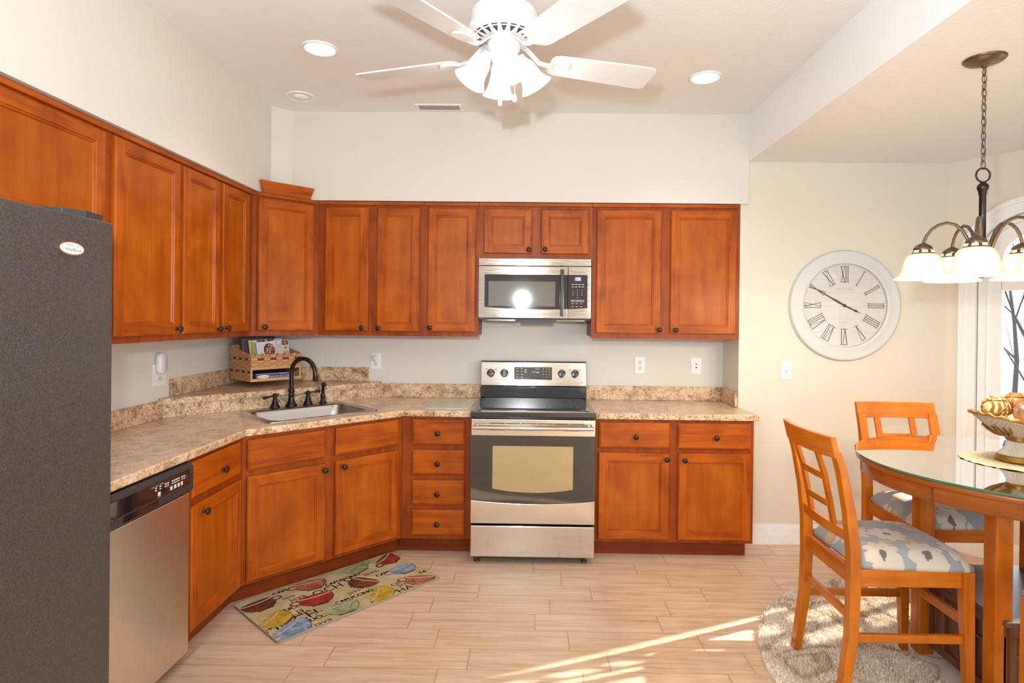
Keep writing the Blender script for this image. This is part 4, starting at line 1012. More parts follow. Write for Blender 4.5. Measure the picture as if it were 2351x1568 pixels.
def arc_text(m, txt, r, size, cz=0, span=.0155):
    n = len(txt)
    for i, ch in enumerate(txt):
        if ch == ' ': continue
        a = (i - (n - 1) / 2) * span / r; m.text(ch, size, T((r * math.sin(a), -.0093, cz + r * math.cos(a))) @ RY(math.degrees(a)) @ RX(90), 0)
arc_text(m, 'STERLING & NOBLE', .17, .014, -.055, .0083); arc_text(m, 'CLOCK COMPANY', .17, .008, -.070, .0075)
m.text('STERLING NOBLE CLOCK', .006, T((0, -.0093, -.113)) @ RX(90)); m.text('EST. 1911', .006, T((0, -.0093, -.124)) @ RX(90))
for zz_ in (.174, .085, -.005, -.09, -.180): wv = math.sqrt(.279 ** 2 - zz_ ** 2); m.box(-wv, wv, -.0088, -.0082, zz_ - .0006, zz_ + .0006)
m.out('dial_print', simple('faint_print', (.48, .45, .43), .7), face)
def hand(name, ang, ln, y):
    m = MB(); m.M = Matrix.Rotation(math.radians(ang), 4, 'Y')
    prof = [(-.045, .004), (-.02, .003), (0, .0045), (.05, .005), (ln * .55, .003), (ln * .68, .0095), (ln * .74, .006), (ln * .82, .003), (ln, .0006)] if name == 'hour_hand' else [(-.03, .003), (0, .0045), (.06, .007), (.10, .004), (ln, .0012)]
    poly = [(w_, z_) for z_, w_ in prof] + [(-w_, z_) for z_, w_ in prof[::-1]]
    k = len(poly); m.add([(x, y, z_) for x, z_ in poly] + [(x, y - .0012, z_) for x, z_ in poly], [list(range(k)), list(range(k, 2 * k))[::-1]] + [(i, (i + 1) % k, k + (i + 1) % k, k + i) for i in range(k)]); m.out(name, simple('clock_hand_' + name, (.05, .045, .04), .5), ck)
hand('hour_hand', 115, .120, -.011); hand('minute_hand', -60.5, .262, -.0135)
MB().lathe([(.010, .010), (.010, .016), (.006, .018), (0, .018)], 18, axis='-y').out('hand_hub', M['blackmatte'], ck)
MB().lathe([(.284, .0215), (0, .0216)], 64, axis='-y', cap=False).out('glass_cover', thin_glass('clock_glass', ior=1.25), ck)

# ------------------------------------------------------------------ wall plates
def plate(name, label, cat, loc, rz, kind, w_=.076, h=.122):
    r = thing(name, label, cat, loc, rz)
    m = MB(); m.box(-w_ / 2, w_ / 2, -.006, -.0005, -h / 2, h / 2); p = m.out('cover_plate', M['whiteplastic'], r, bevel=.003)
    if kind in ('outlet', 'half'):
        for zc in ((.020, -.020) if kind == 'outlet' else (-.020,)):
            m = MB(); oval(m, 0, zc, .0165, .0165, -.0075, -.006, 0); m.box(-.0075, -.0055, -.0079, -.0075, zc - .001, zc + .008, 1); m.box(.0055, .0075, -.0079, -.0075, zc - .001, zc + .007, 1); oval(m, 0, zc - .008, .0025, .0028, -.0079, -.0075, 1, 12); m.out('receptacle', [simple('socket_cream', (.76, .70, .60), .4), M['slot']], r)
    elif kind == 'jack':
        m = MB(); m.box(-.018, .018, -.0075, -.006, -.034, .034, 0); oval(m, 0, .012, .0055, .0055, -.009, -.0075, 1, 16); m.box(-.005, .005, -.008, -.0075, -.018, -.007, 2); m.out('jack_insert', [M['whiteplastic'], M['print_grey'], M['slot']], r)
    elif kind == 'switch':
        m = MB(); m.box(-.0055, .0055, -.0068, -.006, -.012, .012, 1); m.box(-.0035, .0035, -.013, -.006, -.002, .008, 0); oval(m, 0, .030, .003, .003, -.0068, -.006, 1, 12); oval(m, 0, -.030, .003, .003, -.0068, -.006, 1, 12); m.out('toggle', [M['whiteplastic'], simple('switch_grey', (.5, .46, .42), .5)], r)
    return r
plate('wall_outlet', 'white duplex wall outlet over the short countertop nearer the range', 'outlet', (.775, 0, 1.168), 0, 'outlet')
plate('wall_outlet', 'white wall outlet above backsplash end with a round plug-in fitted in its upper socket', 'outlet', (-1.158, 0, 1.176), 0, 'half')
plate('jack_plate', 'white phone and cable jack plate next to the recess corner above the short countertop', 'wall plate', (1.184, 0, 1.168), 0, 'jack')
plate('light_switch', 'white toggle switch plate on the dining wall below the clock', 'light switch', (1.697, YD, 1.168), 0, 'switch')
plate('wall_outlet', 'wide white two-gang outlet plate under the plug-in night light beside the shelf', 'outlet', (LX, -1.027, 1.160), 90, 'outlet', .118, .124)
pl = thing('round_plug_in', 'round white plug-in with ribbed face in the outlet at the backsplash end', 'plug-in', (-1.158, -.0075, 1.198))
m = MB(); m.lathe([(.0225, 0), (.0225, .018), (.019, .023), (.0, .0235)], 28, axis='-y'); pb = m.out('casing', M['whiteplastic'], pl)
m = MB()
for r in (.006, .011, .016): m.lathe([(r, .0236), (r + .0012, .0238)], 24, axis='-y', cap=False)
m.out('ribs', simple('rib_grey', (.45, .43, .42), .5), pb)
nl = thing('night_light', 'tall rounded white night light plugged above the two-gang plate', 'night light', (LX + .006, -1.035, 1.226), 90)
m = MB(); n_ = 12
cap_ = [(.034 * math.cos(PI * i / n_), .028 + .034 * math.sin(PI * i / n_)) for i in range(n_ + 1)] + [(-.034 * math.cos(PI * i / n_), -.028 - .034 * math.sin(PI * i / n_)) for i in range(n_ + 1)]
k = len(cap_); m.add([(x, -.0, z_) for x, z_ in cap_] + [(x, -.022, z_) for x, z_ in cap_] + [(x * .8, -.030, z_ * .86) for x, z_ in cap_], [list(range(k)), list(range(2 * k, 3 * k))[::-1]] + [(i, (i + 1) % k, k + (i + 1) % k, k + i) for i in range(k)] + [(k + i, k + (i + 1) % k, 2 * k + (i + 1) % k, 2 * k + i) for i in range(k)], 0, True)
m.out('diffuser', M['whiteplastic'], nl)

# ------------------------------------------------------------------ kitchen mat
mt_ = MB(); mt_.prism(rrect(-.475, .475, -.254, .254, .02, 4), 0, .012, 0, 1)
MI = {}
matm = [simple('mat_edge', (.30, .26, .20), .7), None]
mm, nt, p = newmat('mat_sage'); v = coords(nt, rnd=False); L(nt, ramp(nt, noise(nt, v, 9, 4, .6, .8), [(.3, (.38, .34, .18)), (.55, (.52, .47, .27)), (.75, (.62, .57, .38))]), p.inputs['Base Color']); p.inputs['Roughness'].default_value = .5; matm[1] = mm
def wc(name, lo, hi):
    m_, nt, p = newmat(name); v = coords(nt, rnd=False); L(nt, ramp(nt, noise(nt, v, 16, 4, .6, 1.2), [(.35, lo), (.65, hi)]), p.inputs['Base Color']); p.inputs['Roughness'].default_value = .5; return m_
CUPS = {'brown': ((.035, .012, .012), (.22, .07, .03)), 'yellow': ((.32, .20, .02), (.62, .44, .04)), 'blue': ((.10, .20, .34), (.32, .47, .62)), 'red': ((.16, .012, .015), (.40, .05, .04)), 'rust': ((.20, .05, .03), (.52, .20, .09)), 'green': ((.17, .22, .12), (.38, .45, .24))}
for kname, (lo, hi) in CUPS.items(): MI[kname] = len(matm); matm.append(wc('mat_' + kname, lo, hi))
MI['ink'] = len(matm); matm.append(simple('mat_ink', (.07, .03, .03), .6)); MI['tan'] = len(matm); matm.append(simple('mat_tan_ink', (.34, .17, .10), .6)); MI['cream'] = len(matm); matm.append(simple('mat_stripe', (.55, .47, .40), .6))
def cup(x, y, s, rot, colr, flip=1):
    old = mt_.M; mt_.M = T((x, y, .0124 + random.uniform(0, .0002))) @ RZ(rot) @ Matrix.Diagonal((s * flip, s, 1, 1)); mi = MI[colr]
    N = 16
    bodyp = [(math.cos(PI + PI * i / N), .10 + .98 * math.sin(PI + PI * i / N)) for i in range(N + 1)] + [(.98, .32), (-.98, .32)]
    bodyp = [(x_, max(-.80, y_)) for x_, y_ in bodyp]
    lip = [(1.0 * math.cos(2 * PI * i / 24), .34 + .21 * math.sin(2 * PI * i / 24)) for i in range(24)]
    inn = [(.90 * math.cos(2 * PI * i / 24), .39 + .14 * math.sin(2 * PI * i / 24)) for i in range(24)]
    h = [(-1.12 + .32 * math.cos(2 * PI * i / 20), .0 + .24 * math.sin(2 * PI * i / 20)) for i in range(20)]; h2 = [(-1.12 + .20 * math.cos(2 * PI * i / 20), .0 + .14 * math.sin(2 * PI * i / 20)) for i in range(20)]
    def P(pts, zz_, mi_): mt_.add([(a, b, zz_) for a, b in pts], [list(range(len(pts)))], mi_)
    big = lambda pts, f, cx=0, cy=-.05: [(cx + (a - cx) * f, cy + (b - cy) * f) for a, b in pts]
    P(big(bodyp, 1.04), 0, MI['ink']); P(big(h, 1.1, -1.12, 0), 0, MI['ink']); P(h, .0002, mi); P(h2, .0004, 1)
    mt_.add([(-.42, -.80, .0), (.42, -.80, .0), (.55, -.92, .0), (-.55, -.92, .0)], [(0, 1, 2, 3)], MI['ink'])
    P(bodyp, .0003, mi); P(big(lip, 1.03, 0, .34), .0005, MI['ink']); P(lip, .0006, MI['cream']); P(inn, .0007, mi); mt_.M = old
for a in ((-.385, .160, .085, 5, 'brown', -1), (-.395, -.045, .088, 35, 'yellow', 1), (-.375, -.185, .095, 25, 'blue', 1), (-.150, .015, .092, -8, 'red', 1), (-.09, .190, .085, -10, 'rust', 1), (.195, .200, .080, 12, 'green', -1), (.400, .175, .085, 30, 'red', 1), (.130, .008, .085, -60, 'brown', 1), (.385, -.005, .080, 0, 'blue', 1), (.370, -.190, .085, -40, 'rust', 1), (.115, -.185, .088, 45, 'yellow', 1), (-.105, -.165, .090, -8, 'green', 1)): cup(*a)
for s, x0, y, sz, mi, sx in (('CAPUCCINO', .065, .112, .040, 'ink', 1.0), ('CAPUCCINO', .004, -.115, .042, 'ink', 1.0), ('CAPU', .270, .014, .040, 'ink', 1.1), ('CAPU', -.240, .217, .038, 'ink', 1.1), ('PUCC', -.290, .004, .044, 'ink', 1.0), ('PUCC', -.250, -.181, .044, 'ink', 1.0), ('MOCH', -.345, -.122, .095, 'tan', 1.05), ('OCH', -.055, .062, .085, 'tan', 1.0), ('HA', .24, -.232, .07, 'tan', 1.1), ('java', -.215, .088, .058, 'tan', 1.1), ('java', -.245, .13, .045, 'tan', 1.1), ('ja', -.270, -.045, .055, 'tan', 1.2), ('cafe', -.275, -.078, .060, 'tan', 1.1), ('java', .221, .082, .055, 'tan', 1.2), ('java', -.245, -.236, .055, 'tan', 1.2), ('cafe', .255, -.140, .060, 'tan', 1.1), ('java', .03, -.06, .05, 'tan', 1.1), ('java', .27, -.175, .05, 'tan', 1.1), ('TA', .44, -.13, .04, 'ink', 1.1), ('Mo', .06, -.235, .05, 'ink', 1.1)):
    for ddx, ddy in (((0, 0), (.0022, .0), (-.0022, 0), (0, .0016)) if mi == 'ink' else ((0, 0), (.0012, 0))): mt_.text(s, sz, T((x0 + ddx, y + ddy, .0123)), MI[mi], sx=sx * .92)
# trim anything hanging over the mat's edge
for i, v_ in enumerate(mt_.v):
    if v_[2] > .0121: mt_.v[i] = (max(-.472, min(.472, v_[0])), max(-.251, min(.251, v_[1])), v_[2])
km = mt_.out('kitchen_mat', matm, None, (-1.027, -1.122, .0005)); km.rotation_euler = (0, 0, math.radians(48))
tag(km, 'sage cushioned kitchen mat printed with coffee cups and words, before the sink cabinet', 'mat')

# ------------------------------------------------------------------ shag rug
RC, RR = (2.0, -1.86), .985
rug = thing('round_rug', 'round beige shag rug with darker swirls under the dining table', 'rug', (*RC, 0))
outl = [((RR + .008 * math.sin(9 * a) + .006 * math.sin(23 * a)) * math.cos(a), (RR + .008 * math.sin(9 * a) + .006 * math.sin(23 * a)) * math.sin(a)) for a in [2 * PI * i / 90 for i in range(90)]]
MB().prism(outl, .0005, .010).out('backing', M['rug'], rug)
NP = 120000
ang = RNG.uniform(0, 2 * PI, NP); rad = (RR + .006) * np.sqrt(RNG.uniform(0, 1, NP)); px_, py_ = rad * np.cos(ang), rad * np.sin(ang)
keep = px_ < .75
FEET = [(2.015 + sx * .245, -1.832 + sy * .215, .045) for sx in (-1, 1) for sy in (-1, 1)]
for cx, cy, rz_ in ((1.45, -1.805, 0), (2.012, -1.292, -90), (1.945, -2.455, 90)):
    for lx, ly in ((-.245, -.195), (-.245, .195), (.246, -.2), (.246, .2)):
        q = RZ(rz_) @ Vector((lx, ly, 0)); FEET.append((cx + q.x, cy + q.y, .034))
FEET += [(2.015 + a * .06, -1.832 + b * .06, .06) for a in range(-4, 5) for b in range(-4, 5)]
for fx, fy, fr_ in FEET: keep &= ~((abs(px_ + RC[0] - fx) < fr_) & (abs(py_ + RC[1] - fy) < fr_))
px_, py_ = px_[keep], py_[keep]; N = len(px_)
dirn = RNG.uniform(0, 2 * PI, N) ; lean = RNG.uniform(.003, .014, N); hgt = RNG.uniform(.014, .026, N); wd = RNG.uniform(.0016, .003, N)
dx, dy = np.cos(dirn) * lean, np.sin(dirn) * lean; tx, ty = -np.sin(dirn) * wd, np.cos(dirn) * wd
V_ = np.empty((N, 5, 3)); z0 = np.full(N, .008)
V_[:, 0] = np.stack([px_ - tx, py_ - ty, z0], 1); V_[:, 1] = np.stack([px_ + tx, py_ + ty, z0], 1)
V_[:, 2] = np.stack([px_ + dx * .4 + tx, py_ + dy * .4 + ty, hgt * .65], 1); V_[:, 3] = np.stack([px_ + dx * .4 - tx, py_ + dy * .4 - ty, hgt * .65], 1); V_[:, 4] = np.stack([px_ + dx, py_ + dy, hgt], 1)
me = bpy.data.meshes.new('pile'); base = np.arange(N)[:, None] * 5
me.vertices.add(N * 5); me.vertices.foreach_set('co', V_.ravel())
q4 = (base + np.array([0, 1, 2, 3])).ravel(); t3 = (base + np.array([3, 2, 4])).ravel()
me.loops.add(N * 7); me.loops.foreach_set('vertex_index', np.concatenate([q4, t3])); me.polygons.add(N * 2)
me.polygons.foreach_set('loop_start', np.concatenate([np.arange(N) * 4, N * 4 + np.arange(N) * 3])); me.polygons.foreach_set('loop_total', np.concatenate([np.full(N, 4), np.full(N, 3)]))
me.materials.append(M['rug']); me.update(calc_edges=True); me.validate()
po = bpy.data.objects.new('pile', me); col.objects.link(po); po.parent = rug; po['kind'] = 'stuff'

# ------------------------------------------------------------------ dining chairs
def make_chair(label, loc, rz):
    ch = thing('dining_chair', label, 'chair', loc, rz, 'dining chairs around the round table')
    for s in (-1, 1):
        y = s * .195
        m = MB(); m.sweep([(-.245, y, 0), (-.228, y, .12), (-.208, y, .26), (-.202, y, .45), (-.205, y, .60), (-.222, y, .75), (-.252, y, .90), (-.276, y, .985)], [.016, .018, .020, .021, .021, .019, .016, .014], .0215)
        m.out('back_post', M['chair'], ch, bevel=.003)
        m = MB(); m.sweep([(.246, y * 1.03, 0), (.238, y * 1.02, .25), (.232, y, .525)], [.015, .019, .022], [.015, .019, .022]); m.out('front_leg', M['chair'], ch, bevel=.003)
        MB().box(-.185, .212, y - .011, y + .011, .462, .527).out('seat_rail', M['chair_h'], ch, bevel=.002)
        MB().box(-.190, .222, y - .009, y + .009, .243, .275).out('stretcher', M['chair_h'], ch, bevel=.002)
    MB().box(.219, .243, -.175, .175, .462, .527).out('seat_rail', M['chair_h'], ch, bevel=.002)
    MB().box(-.212, -.190, -.175, .175, .462, .527).out('seat_rail', M['chair_h'], ch, bevel=.002)
    MB().box(.228, .248, -.178, .178, .305, .342).out('stretcher', M['chair_h'], ch, bevel=.002)
    MB().box(-.214, -.194, -.176, .176, .318, .350).out('stretcher', M['chair_h'], ch, bevel=.002)
    def bow(x, ys, d=.028): return [(x - d * (1 - (yy / .215) ** 2), yy) for yy in ys]
    ys = [-.216 + .432 * i / 12 for i in range(13)]; yi = [-.175 + .35 * i / 10 for i in range(11)]; ym = [-.092 + .184 * i / 6 for i in range(7)]
    MB().arc_bar(bow(-.276, ys), .024, .958, 1.043, lean=-.020).out('top_rail', M['chair_h'], ch, bevel=.004)
    MB().arc_bar(bow(-.208, yi, .020), .018, .628, .672, lean=-.006).out('lower_back_rail', M['chair_h'], ch, bevel=.002)
    for z0, xx in ((.735, -.224), (.845, -.243)): MB().arc_bar(bow(xx, ym, .026), .014, z0, z0 + .030, lean=-.006).out('back_rung', M['chair_h'], ch, bevel=.002)
    for s in (-1, 1):
        b_ = lambda x, d: x - d * (1 - (.095 / .215) ** 2)
        m = MB(); m.sweep([(b_(-.212, .020), s * .095, .665), (b_(-.226, .024), s * .095, .76), (b_(-.248, .026), s * .095, .87), (b_(-.276, .028), s * .095, .962)], .008, .0155); m.out('back_slat', M['chair'], ch, bevel=.002)
    # cushion
    bm = bmesh.new(); nx, ny = 14, 14; grid = {}
    def shp(i, j, top):
        u_, v2 = i / nx * 2 - 1, j / ny * 2 - 1
        x = .038 + .222 * u_; hw = .212 + .012 * u_; y = hw * v2
        e = max(abs(u_), abs(v2)); rr = (1 - abs(u_) ** 6) * (1 - abs(v2) ** 6)
        sq = 1 - .04 * (abs(u_) * abs(v2)) ** 6
        zt_ = .545 + .062 * rr ** .5 * (1 - .18 * (u_ * u_ + v2 * v2) / 2)
        return (.038 + (x - .038) * sq, y * sq, zt_ if top else .528)
    for top in (0, 1):
        for i in range(nx + 1):
            for j in range(ny + 1): grid[(top, i, j)] = bm.verts.new(shp(i, j, top))
    for top in (0, 1):
        for i in range(nx):
            for j in range(ny): bm.faces.new([grid[(top, a, b2)] for a, b2 in ((i, j), (i + 1, j), (i + 1, j + 1), (i, j + 1))]).smooth = True
    ring_ = [(i, 0) for i in range(nx)] + [(nx, j) for j in range(ny)] + [(i, ny) for i in range(nx, 0, -1)] + [(0, j) for j in range(ny, 0, -1)]
    for a, b2 in zip(ring_, ring_[1:] + ring_[:1]): bm.faces.new([grid[(0, *a)], grid[(0, *b2)], grid[(1, *b2)], grid[(1, *a)]]).smooth = True
    bmesh.ops.recalc_face_normals(bm, faces=bm.faces); bm_out(bm, 'seat_cushion', [M['fabric']], ch)
    return ch
def copy_tree(o, parent=None):
    c_ = o.copy(); col.objects.link(c_)
    if parent: c_.parent = parent
    for k_ in list(o.children): copy_tree(k_, c_)
    return c_
ZC = .0105
ch1 = make_chair('counter-height chair standing clear before the table, its whole back and floral seat in view', (1.45, -1.805, ZC), 0)
ch2 = copy_tree(ch1); ch2.location = (2.012, -1.292, ZC); ch2.rotation_euler = (0, 0, math.radians(-90)); ch2['label'] = 'counter-height chair behind the table with its back to the clock wall'
ch3 = copy_tree(ch1); ch3.location = (1.945, -2.455, ZC); ch3.rotation_euler = (0, 0, math.radians(90)); ch3['label'] = 'counter-height chair nearest the camera, only its corner and leg showing at the frame edge'

# ------------------------------------------------------------------ dining table
TX, TY = 2.015, -1.832; TR = .590
tb = thing('dining_table', 'round counter-height wooden dining table with glass top and storage box base', 'table', (TX, TY, ZC))
def cyl(m, r, z0, z1, mi=0, n=96): m.lathe([(r, z0), (r, z1)], n, mi, sm=True)
m = MB(); m.lathe([(TR - .012, .872), (TR - .002, .877), (TR, .884), (TR, .894), (TR - .005, .899)], 96); m.out('tabletop', M['table'], tb)
m = MB(); m.lathe([(TR - .03, .812), (TR - .022, .816), (TR - .022, .872)], 96)
for a in (205, 335, 25, 155): old = m.M; m.M = RZ(a); m.box(TR - .0235, TR - .0195, -.004, .004, .813, .871, 1); m.M = old
m.out('apron', [M['table'], M['darkoak']], tb)
m = MB(); m.lathe([(TR + .004, .9), (TR + .004, .908)], 96, 1, cap=False); 
k = 96; m.add([((TR + .004) * math.cos(2 * PI * i / k), (TR + .004) * math.sin(2 * PI * i / k), .908) for i in range(k)], [list(range(k))], 0)
m.out('glass_top', [M['tableglass'], M['glassedge']], tb, fix=False)
m = MB(); m.box(-.26, .26, -.235, .235, .78, .812); m.out('top_mount', M['darkoak'], tb)
for sx in (-1, 1):
    for sy in (-1, 1):
        m = MB(); m.sweep([(sx * .245, sy * .215, 0), (sx * .245, sy * .215, .80)], .033, .033); m.out('leg', M['chair'], tb, bevel=.006)
# box with fret panels
bxx = thing('storage_box', '', '', (0, 0, 0)); 
for k_ in list(bxx.keys()): del bxx[k_]
bxx.parent = tb; bpy.data.objects.remove(bxx)
m = MB(); m.box(-.235, .235, -.25, .25, .05, .355); sb = m.out('storage_box', M['darkoak'], tb, bevel=.004)
m = MB(); m.box(-.252, .252, -.268, .268, .355, .375); m.out('box_top', M['shelf_top'], sb, bevel=.004)
for sx, rr_ in ((-1, -90), (1, 90), (0, 0)):
    m = MB(); m.M = RZ(rr_); hw = .25 if sx else .235; y0 = -.235 if sx else -.25
    for z0, z1 in ((.05, .085), (.315, .355)): m.box(-hw, hw, y0 - .012, y0, z0, z1)
    xs_ = (-hw, -hw / 3 - .012, hw / 3 - .012, hw - .03)
    for x in xs_: m.box(x, x + .028, y0 - .012, y0, .085, .315)
    for i in range(3):
        a, b_ = xs_[i] + .028, xs_[i + 1]
        m.box(a, b_, y0 - .008, y0, .235, .250); m.box((a + b_) / 2 - .008, (a + b_) / 2 + .008, y0 - .008, y0, .085, .235)
    m.out('fret_panel', M['darkoak'], sb, bevel=.002)

# ------------------------------------------------------------------ centrepiece
ZT = ZC + .9085
m = MB(); nr = 20
def matz(r, a): return .0015 + .0012 * math.sin(r * 420 + 6 * math.sin(a * 6))
vs_, fs_ = [], []; K = 96
for i in range(nr + 1):
    r = .197 * i / nr + .0001
    for k_ in range(K):
        a = 2 * PI * k_ / K; rr_ = r * (1 + (.03 * abs(math.sin(a * 14)) if i == nr else 0)); vs_.append((rr_ * math.cos(a), rr_ * math.sin(a), matz(r, a)))
for i in range(nr):
    for k_ in range(K): fs_.append((i * K + k_, i * K + (k_ + 1) % K, (i + 1) * K + (k_ + 1) % K, (i + 1) * K + k_))
m.add(vs_, fs_, 0, True)
pm, nt, p = newmat('woven_cream_placemat'); v = coords(nt, rnd=False); n1 = noise(nt, v, 150, 2, .6, 2)
L(nt, ramp(nt, n1, [(.4, (.42, .30, .14)), (.5, (.72, .60, .40)), (.6, (.80, .72, .56))]), p.inputs['Base Color']); p.inputs['Roughness'].default_value = .7; bump(nt, p, n1, .8, .004)
pmo = m.out('round_placemat', pm, None, (2.03, -1.81, ZT)); tag(pmo, 'round lacy cream placemat under the pedestal bowl', 'placemat')
bw = thing('pedestal_bowl', 'cream basketweave pedestal bowl with gold scalloped rim on the dining table', 'bowl', (2.04, -1.81, ZT + .003))
gold = simple('antique_gold', (.30, .15, .022), .38, .55)
crm, nt, p = newmat('cream_basketweave'); v = coords(nt, (1, 1, 1), rnd=False)
wv_ = nt.nodes.new('ShaderNodeTexBrick'); wv_.inputs['Scale'].default_value = 38; wv_.inputs['Mortar Size'].default_value = .03; wv_.inputs['Color1'].default_value = (.70, .62, .50, 1); wv_.inputs['Color2'].default_value = (.64, .55, .43, 1); wv_.inputs['Mortar'].default_value = (.36, .27, .18, 1)
mp = nt.nodes.new('ShaderNodeMapping'); mp.inputs['Rotation'].default_value = (PI / 2, 0, .5); tcn = nt.nodes.new('ShaderNodeTexCoord'); L(nt, tcn.outputs['Object'], mp.inputs[0]); L(nt, mp.outputs[0], wv_.inputs[0]); L(nt, wv_.outputs[0], p.inputs['Base Color']); p.inputs['Roughness'].default_value = .5
cream = simple('cream_glaze', (.68, .62, .52), .4)
m = MB(); m.lathe([(.078, 0), (.085, .004), (.085, .012), (.079, .016), (.080, .022), (.074, .028)], 48); m.out('foot_ring', gold, bw)
m = MB(); n_ = 44; prof = [(.073, .026), (.066, .036), (.052, .052), (.044, .070), (.041, .086)]; vs_ = []
for r, h in prof:
    for k_ in range(n_ * 2): a = PI * k_ / n_; rr_ = r * (1 + .045 * (1 if k_ % 2 else -1)); vs_.append((rr_ * math.cos(a), rr_ * math.sin(a), h))
m.add(vs_, [(i * n_ * 2 + k_, i * n_ * 2 + (k_ + 1) % (n_ * 2), (i + 1) * n_ * 2 + (k_ + 1) % (n_ * 2), (i + 1) * n_ * 2 + k_) for i in range(len(prof) - 1) for k_ in range(n_ * 2)]); m.out('fluted_stem', cream, bw)
MB().lathe([(.041, .084), (.048, .088), (.050, .093), (.044, .097), (.050, .101), (.048, .105)], 40).out('stem_collar', gold, bw)
m = MB(); K = 64; vs_ = []
bprof = [(.046, .103), (.080, .113), (.108, .130), (.135, .152), (.158, .172), (.172, .186)]
def dipz(a, r): return .012 * math.cos(2 * a) * (r / .17) ** 2
for r, h in bprof:
    for k_ in range(K): a = 2 * PI * k_ / K; vs_.append((r * 1.02 * math.cos(a), r * .86 * math.sin(a), h + dipz(a, r)))
for r, h in bprof[::-1]:
    for k_ in range(K): a = 2 * PI * k_ / K; vs_.append(((r - .006) * 1.02 * math.cos(a), (r - .006) * .86 * math.sin(a), h + dipz(a, r) + .004))
R2 = len(bprof) * 2
m.add(vs_, [(i * K + k_, i * K + (k_ + 1) % K, (i + 1) * K + (k_ + 1) % K, (i + 1) * K + k_) for i in range(R2 - 1) for k_ in range(K)], 0, True); m.out('basin', crm, bw)
m = MB(); pts = []
for k_ in range(120): a = 2 * PI * k_ / 120; pts.append((.176 * 1.02 * math.cos(a), .176 * .86 * math.sin(a), .190 + dipz(a, .176) + .003 * math.sin(a * 22)))
m.tube(pts, [.0065 + .002 * math.sin(2 * PI * k_ / 120 * 22) for k_ in range(120)], 8, closed=True); m.out('scalloped_rim', gold, bw)
m = MB()
for a0 in range(0, 360, 60):
    a = math.radians(a0 + 205)
    for da, s in ((-.30, .7), (-.12, 1), (.08, 1), (.26, .8)):
        q = [(r * 1.03 * math.cos(a + da * w_), r * .87 * math.sin(a + da * w_), h + dipz(a, r) - .002) for r, h, w_ in ((.060, .105, .2), (.085, .113, .6), (.112, .130, 1.0), (.132, .146, 1.3 * s))]
        m.tube(q, [.004, .006, .006, .003], 8)
m.out('gold_leaf_relief', gold, bw)
def ball(name, label, loc, r, mat, mat2, strips=False, sq=1):
    b = thing(name, label, 'decorative ball', loc, 0, 'decorative balls in the pedestal bowl')
    m = MB(); m.lathe([(r * math.sin(PI * i / 16), -r * math.cos(PI * i / 16) * sq) for i in range(17)], 28); m.out('ball_body', mat, b)
    if strips:
        m = MB()
        for ax, ph in ((30, 0), (75, 40), (120, 80), (-20, 120), (50, 160)):
            M0 = RZ(ph) @ RX(ax); m.tube([tuple(M0 @ Vector(((r + .001) * math.cos(2 * PI * k_ / 32), (r + .001) * math.sin(2 * PI * k_ / 32), .006 * math.sin(6 * PI * k_ / 32)))) for k_ in range(32)], .0028, 6, closed=True)
        m.out('raised_band', mat2, b)
    return b
ivory = simple('ivory_resin', (.70, .58, .38), .4); umber = simple('umber_band', (.22, .10, .02), .35, .3)
gm, nt, p = newmat('mottled_stone_ball'); v = coords(nt, rnd=False); n2 = noise(nt, v, 14, 5, .7, .4)
L(nt, ramp(nt, n2, [(.42, (.11, .065, .05)), (.5, (.22, .12, .08)), (.6, (.50, .22, .07))]), p.inputs['Base Color']); p.inputs['Roughness'].default_value = .3
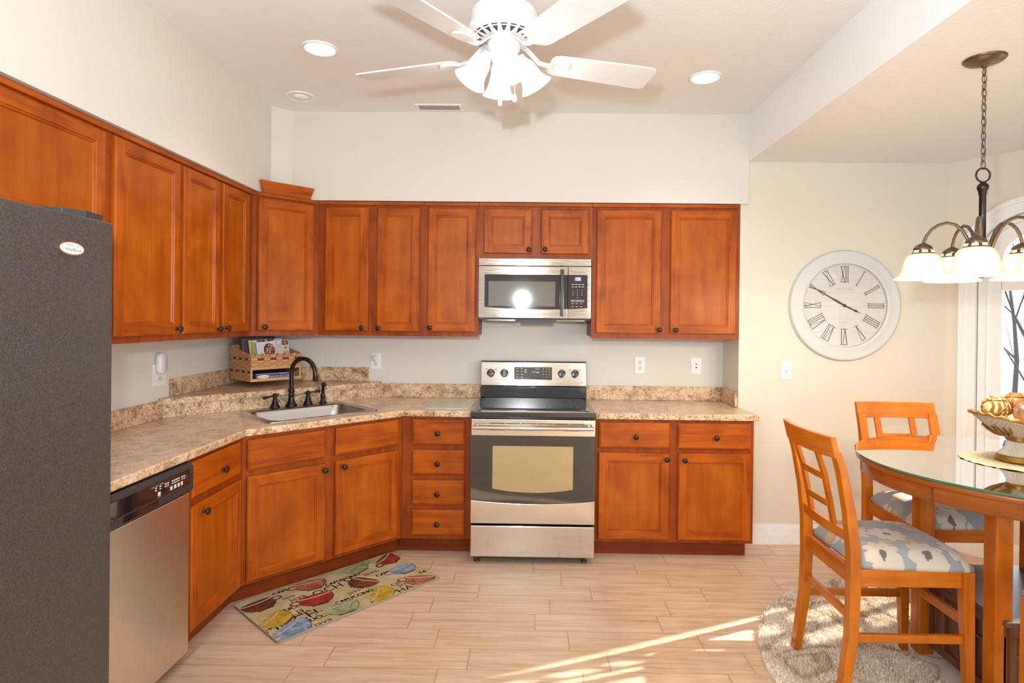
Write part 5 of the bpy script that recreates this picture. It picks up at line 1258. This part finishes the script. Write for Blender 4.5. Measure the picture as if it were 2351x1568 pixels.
gm2, nt, p = newmat('gilded_carved_ball'); v = coords(nt, rnd=False); wv2 = nt.nodes.new('ShaderNodeTexWave'); wv2.inputs['Scale'].default_value = 16; wv2.inputs['Distortion'].default_value = 6; L(nt, v, wv2.inputs[0])
L(nt, ramp(nt, wv2.outputs[1], [(.3, (.16, .07, .01)), (.55, (.46, .25, .03)), (.85, (.66, .50, .26))]), p.inputs['Base Color']); p.inputs['Roughness'].default_value = .35
ball('carved_ball', 'gold carved ball with dark raised bands at the window-side edge of the bowl', (1.948, -1.800, ZT + .226), .050, gm2, umber, True)
ball('mottled_ball', 'mottled brown and rust ball in front in the bowl', (2.028, -1.860, ZT + .212), .048, gm, umber)
ball('ribbed_ball', 'brown ribbed ball rising behind the mottled ball in the bowl', (2.050, -1.770, ZT + .240), .046, simple('brown_resin', (.25, .10, .03), .4), umber, True)

# ------------------------------------------------------------------ outside the bay
gr = MB().box(3.6, 40, -25, 30, -.6, -.5).out('ground', simple('dry_lawn', (.36, .32, .22), .9)); struct(gr)
def tree(label, x, y, h, seed, leaf=False):
    random.seed(seed); t = thing('bare_tree', label, 'tree', (x, y, -.5), 0, 'bare trees outside the bay window'); m = MB()
    def br(p, d, ln, r, dep):
        q = p; pts = [tuple(p)]; rs = [r]
        for i in range(4):
            d = (d + Vector((random.uniform(-.16, .16), random.uniform(-.16, .16), random.uniform(-.05, .12)))).normalized(); q = q + d * ln / 4; pts.append(tuple(q)); rs.append(r * (1 - .14 * (i + 1)))
        m.tube(pts, rs, 5 if dep > 1 else 4, cap=False)
        if dep <= 0: return
        for i in range(4 if dep > 1 else 5):
            k_ = random.randint(1, 4); dd_ = (d + Vector((random.uniform(-.9, .9), random.uniform(-.9, .9), random.uniform(-.1, .6)))).normalized(); br(Vector(pts[k_]), dd_, ln * random.uniform(.5, .72), rs[k_] * .55, dep - 1)
    br(Vector((0, 0, 0)), Vector((0, 0, 1)), h * .42, h * .008, 5)
    m.out('trunk_and_branches', simple('bark_%d' % seed, (.035, .026, .026), .9), t, fix=False)
tree('slim bare winter tree just outside the bay window', 6.50, 3.05, 5.2, 3)
tree('taller bare winter tree farther outside the bay window', 8.5, 6.15, 6.5, 5)
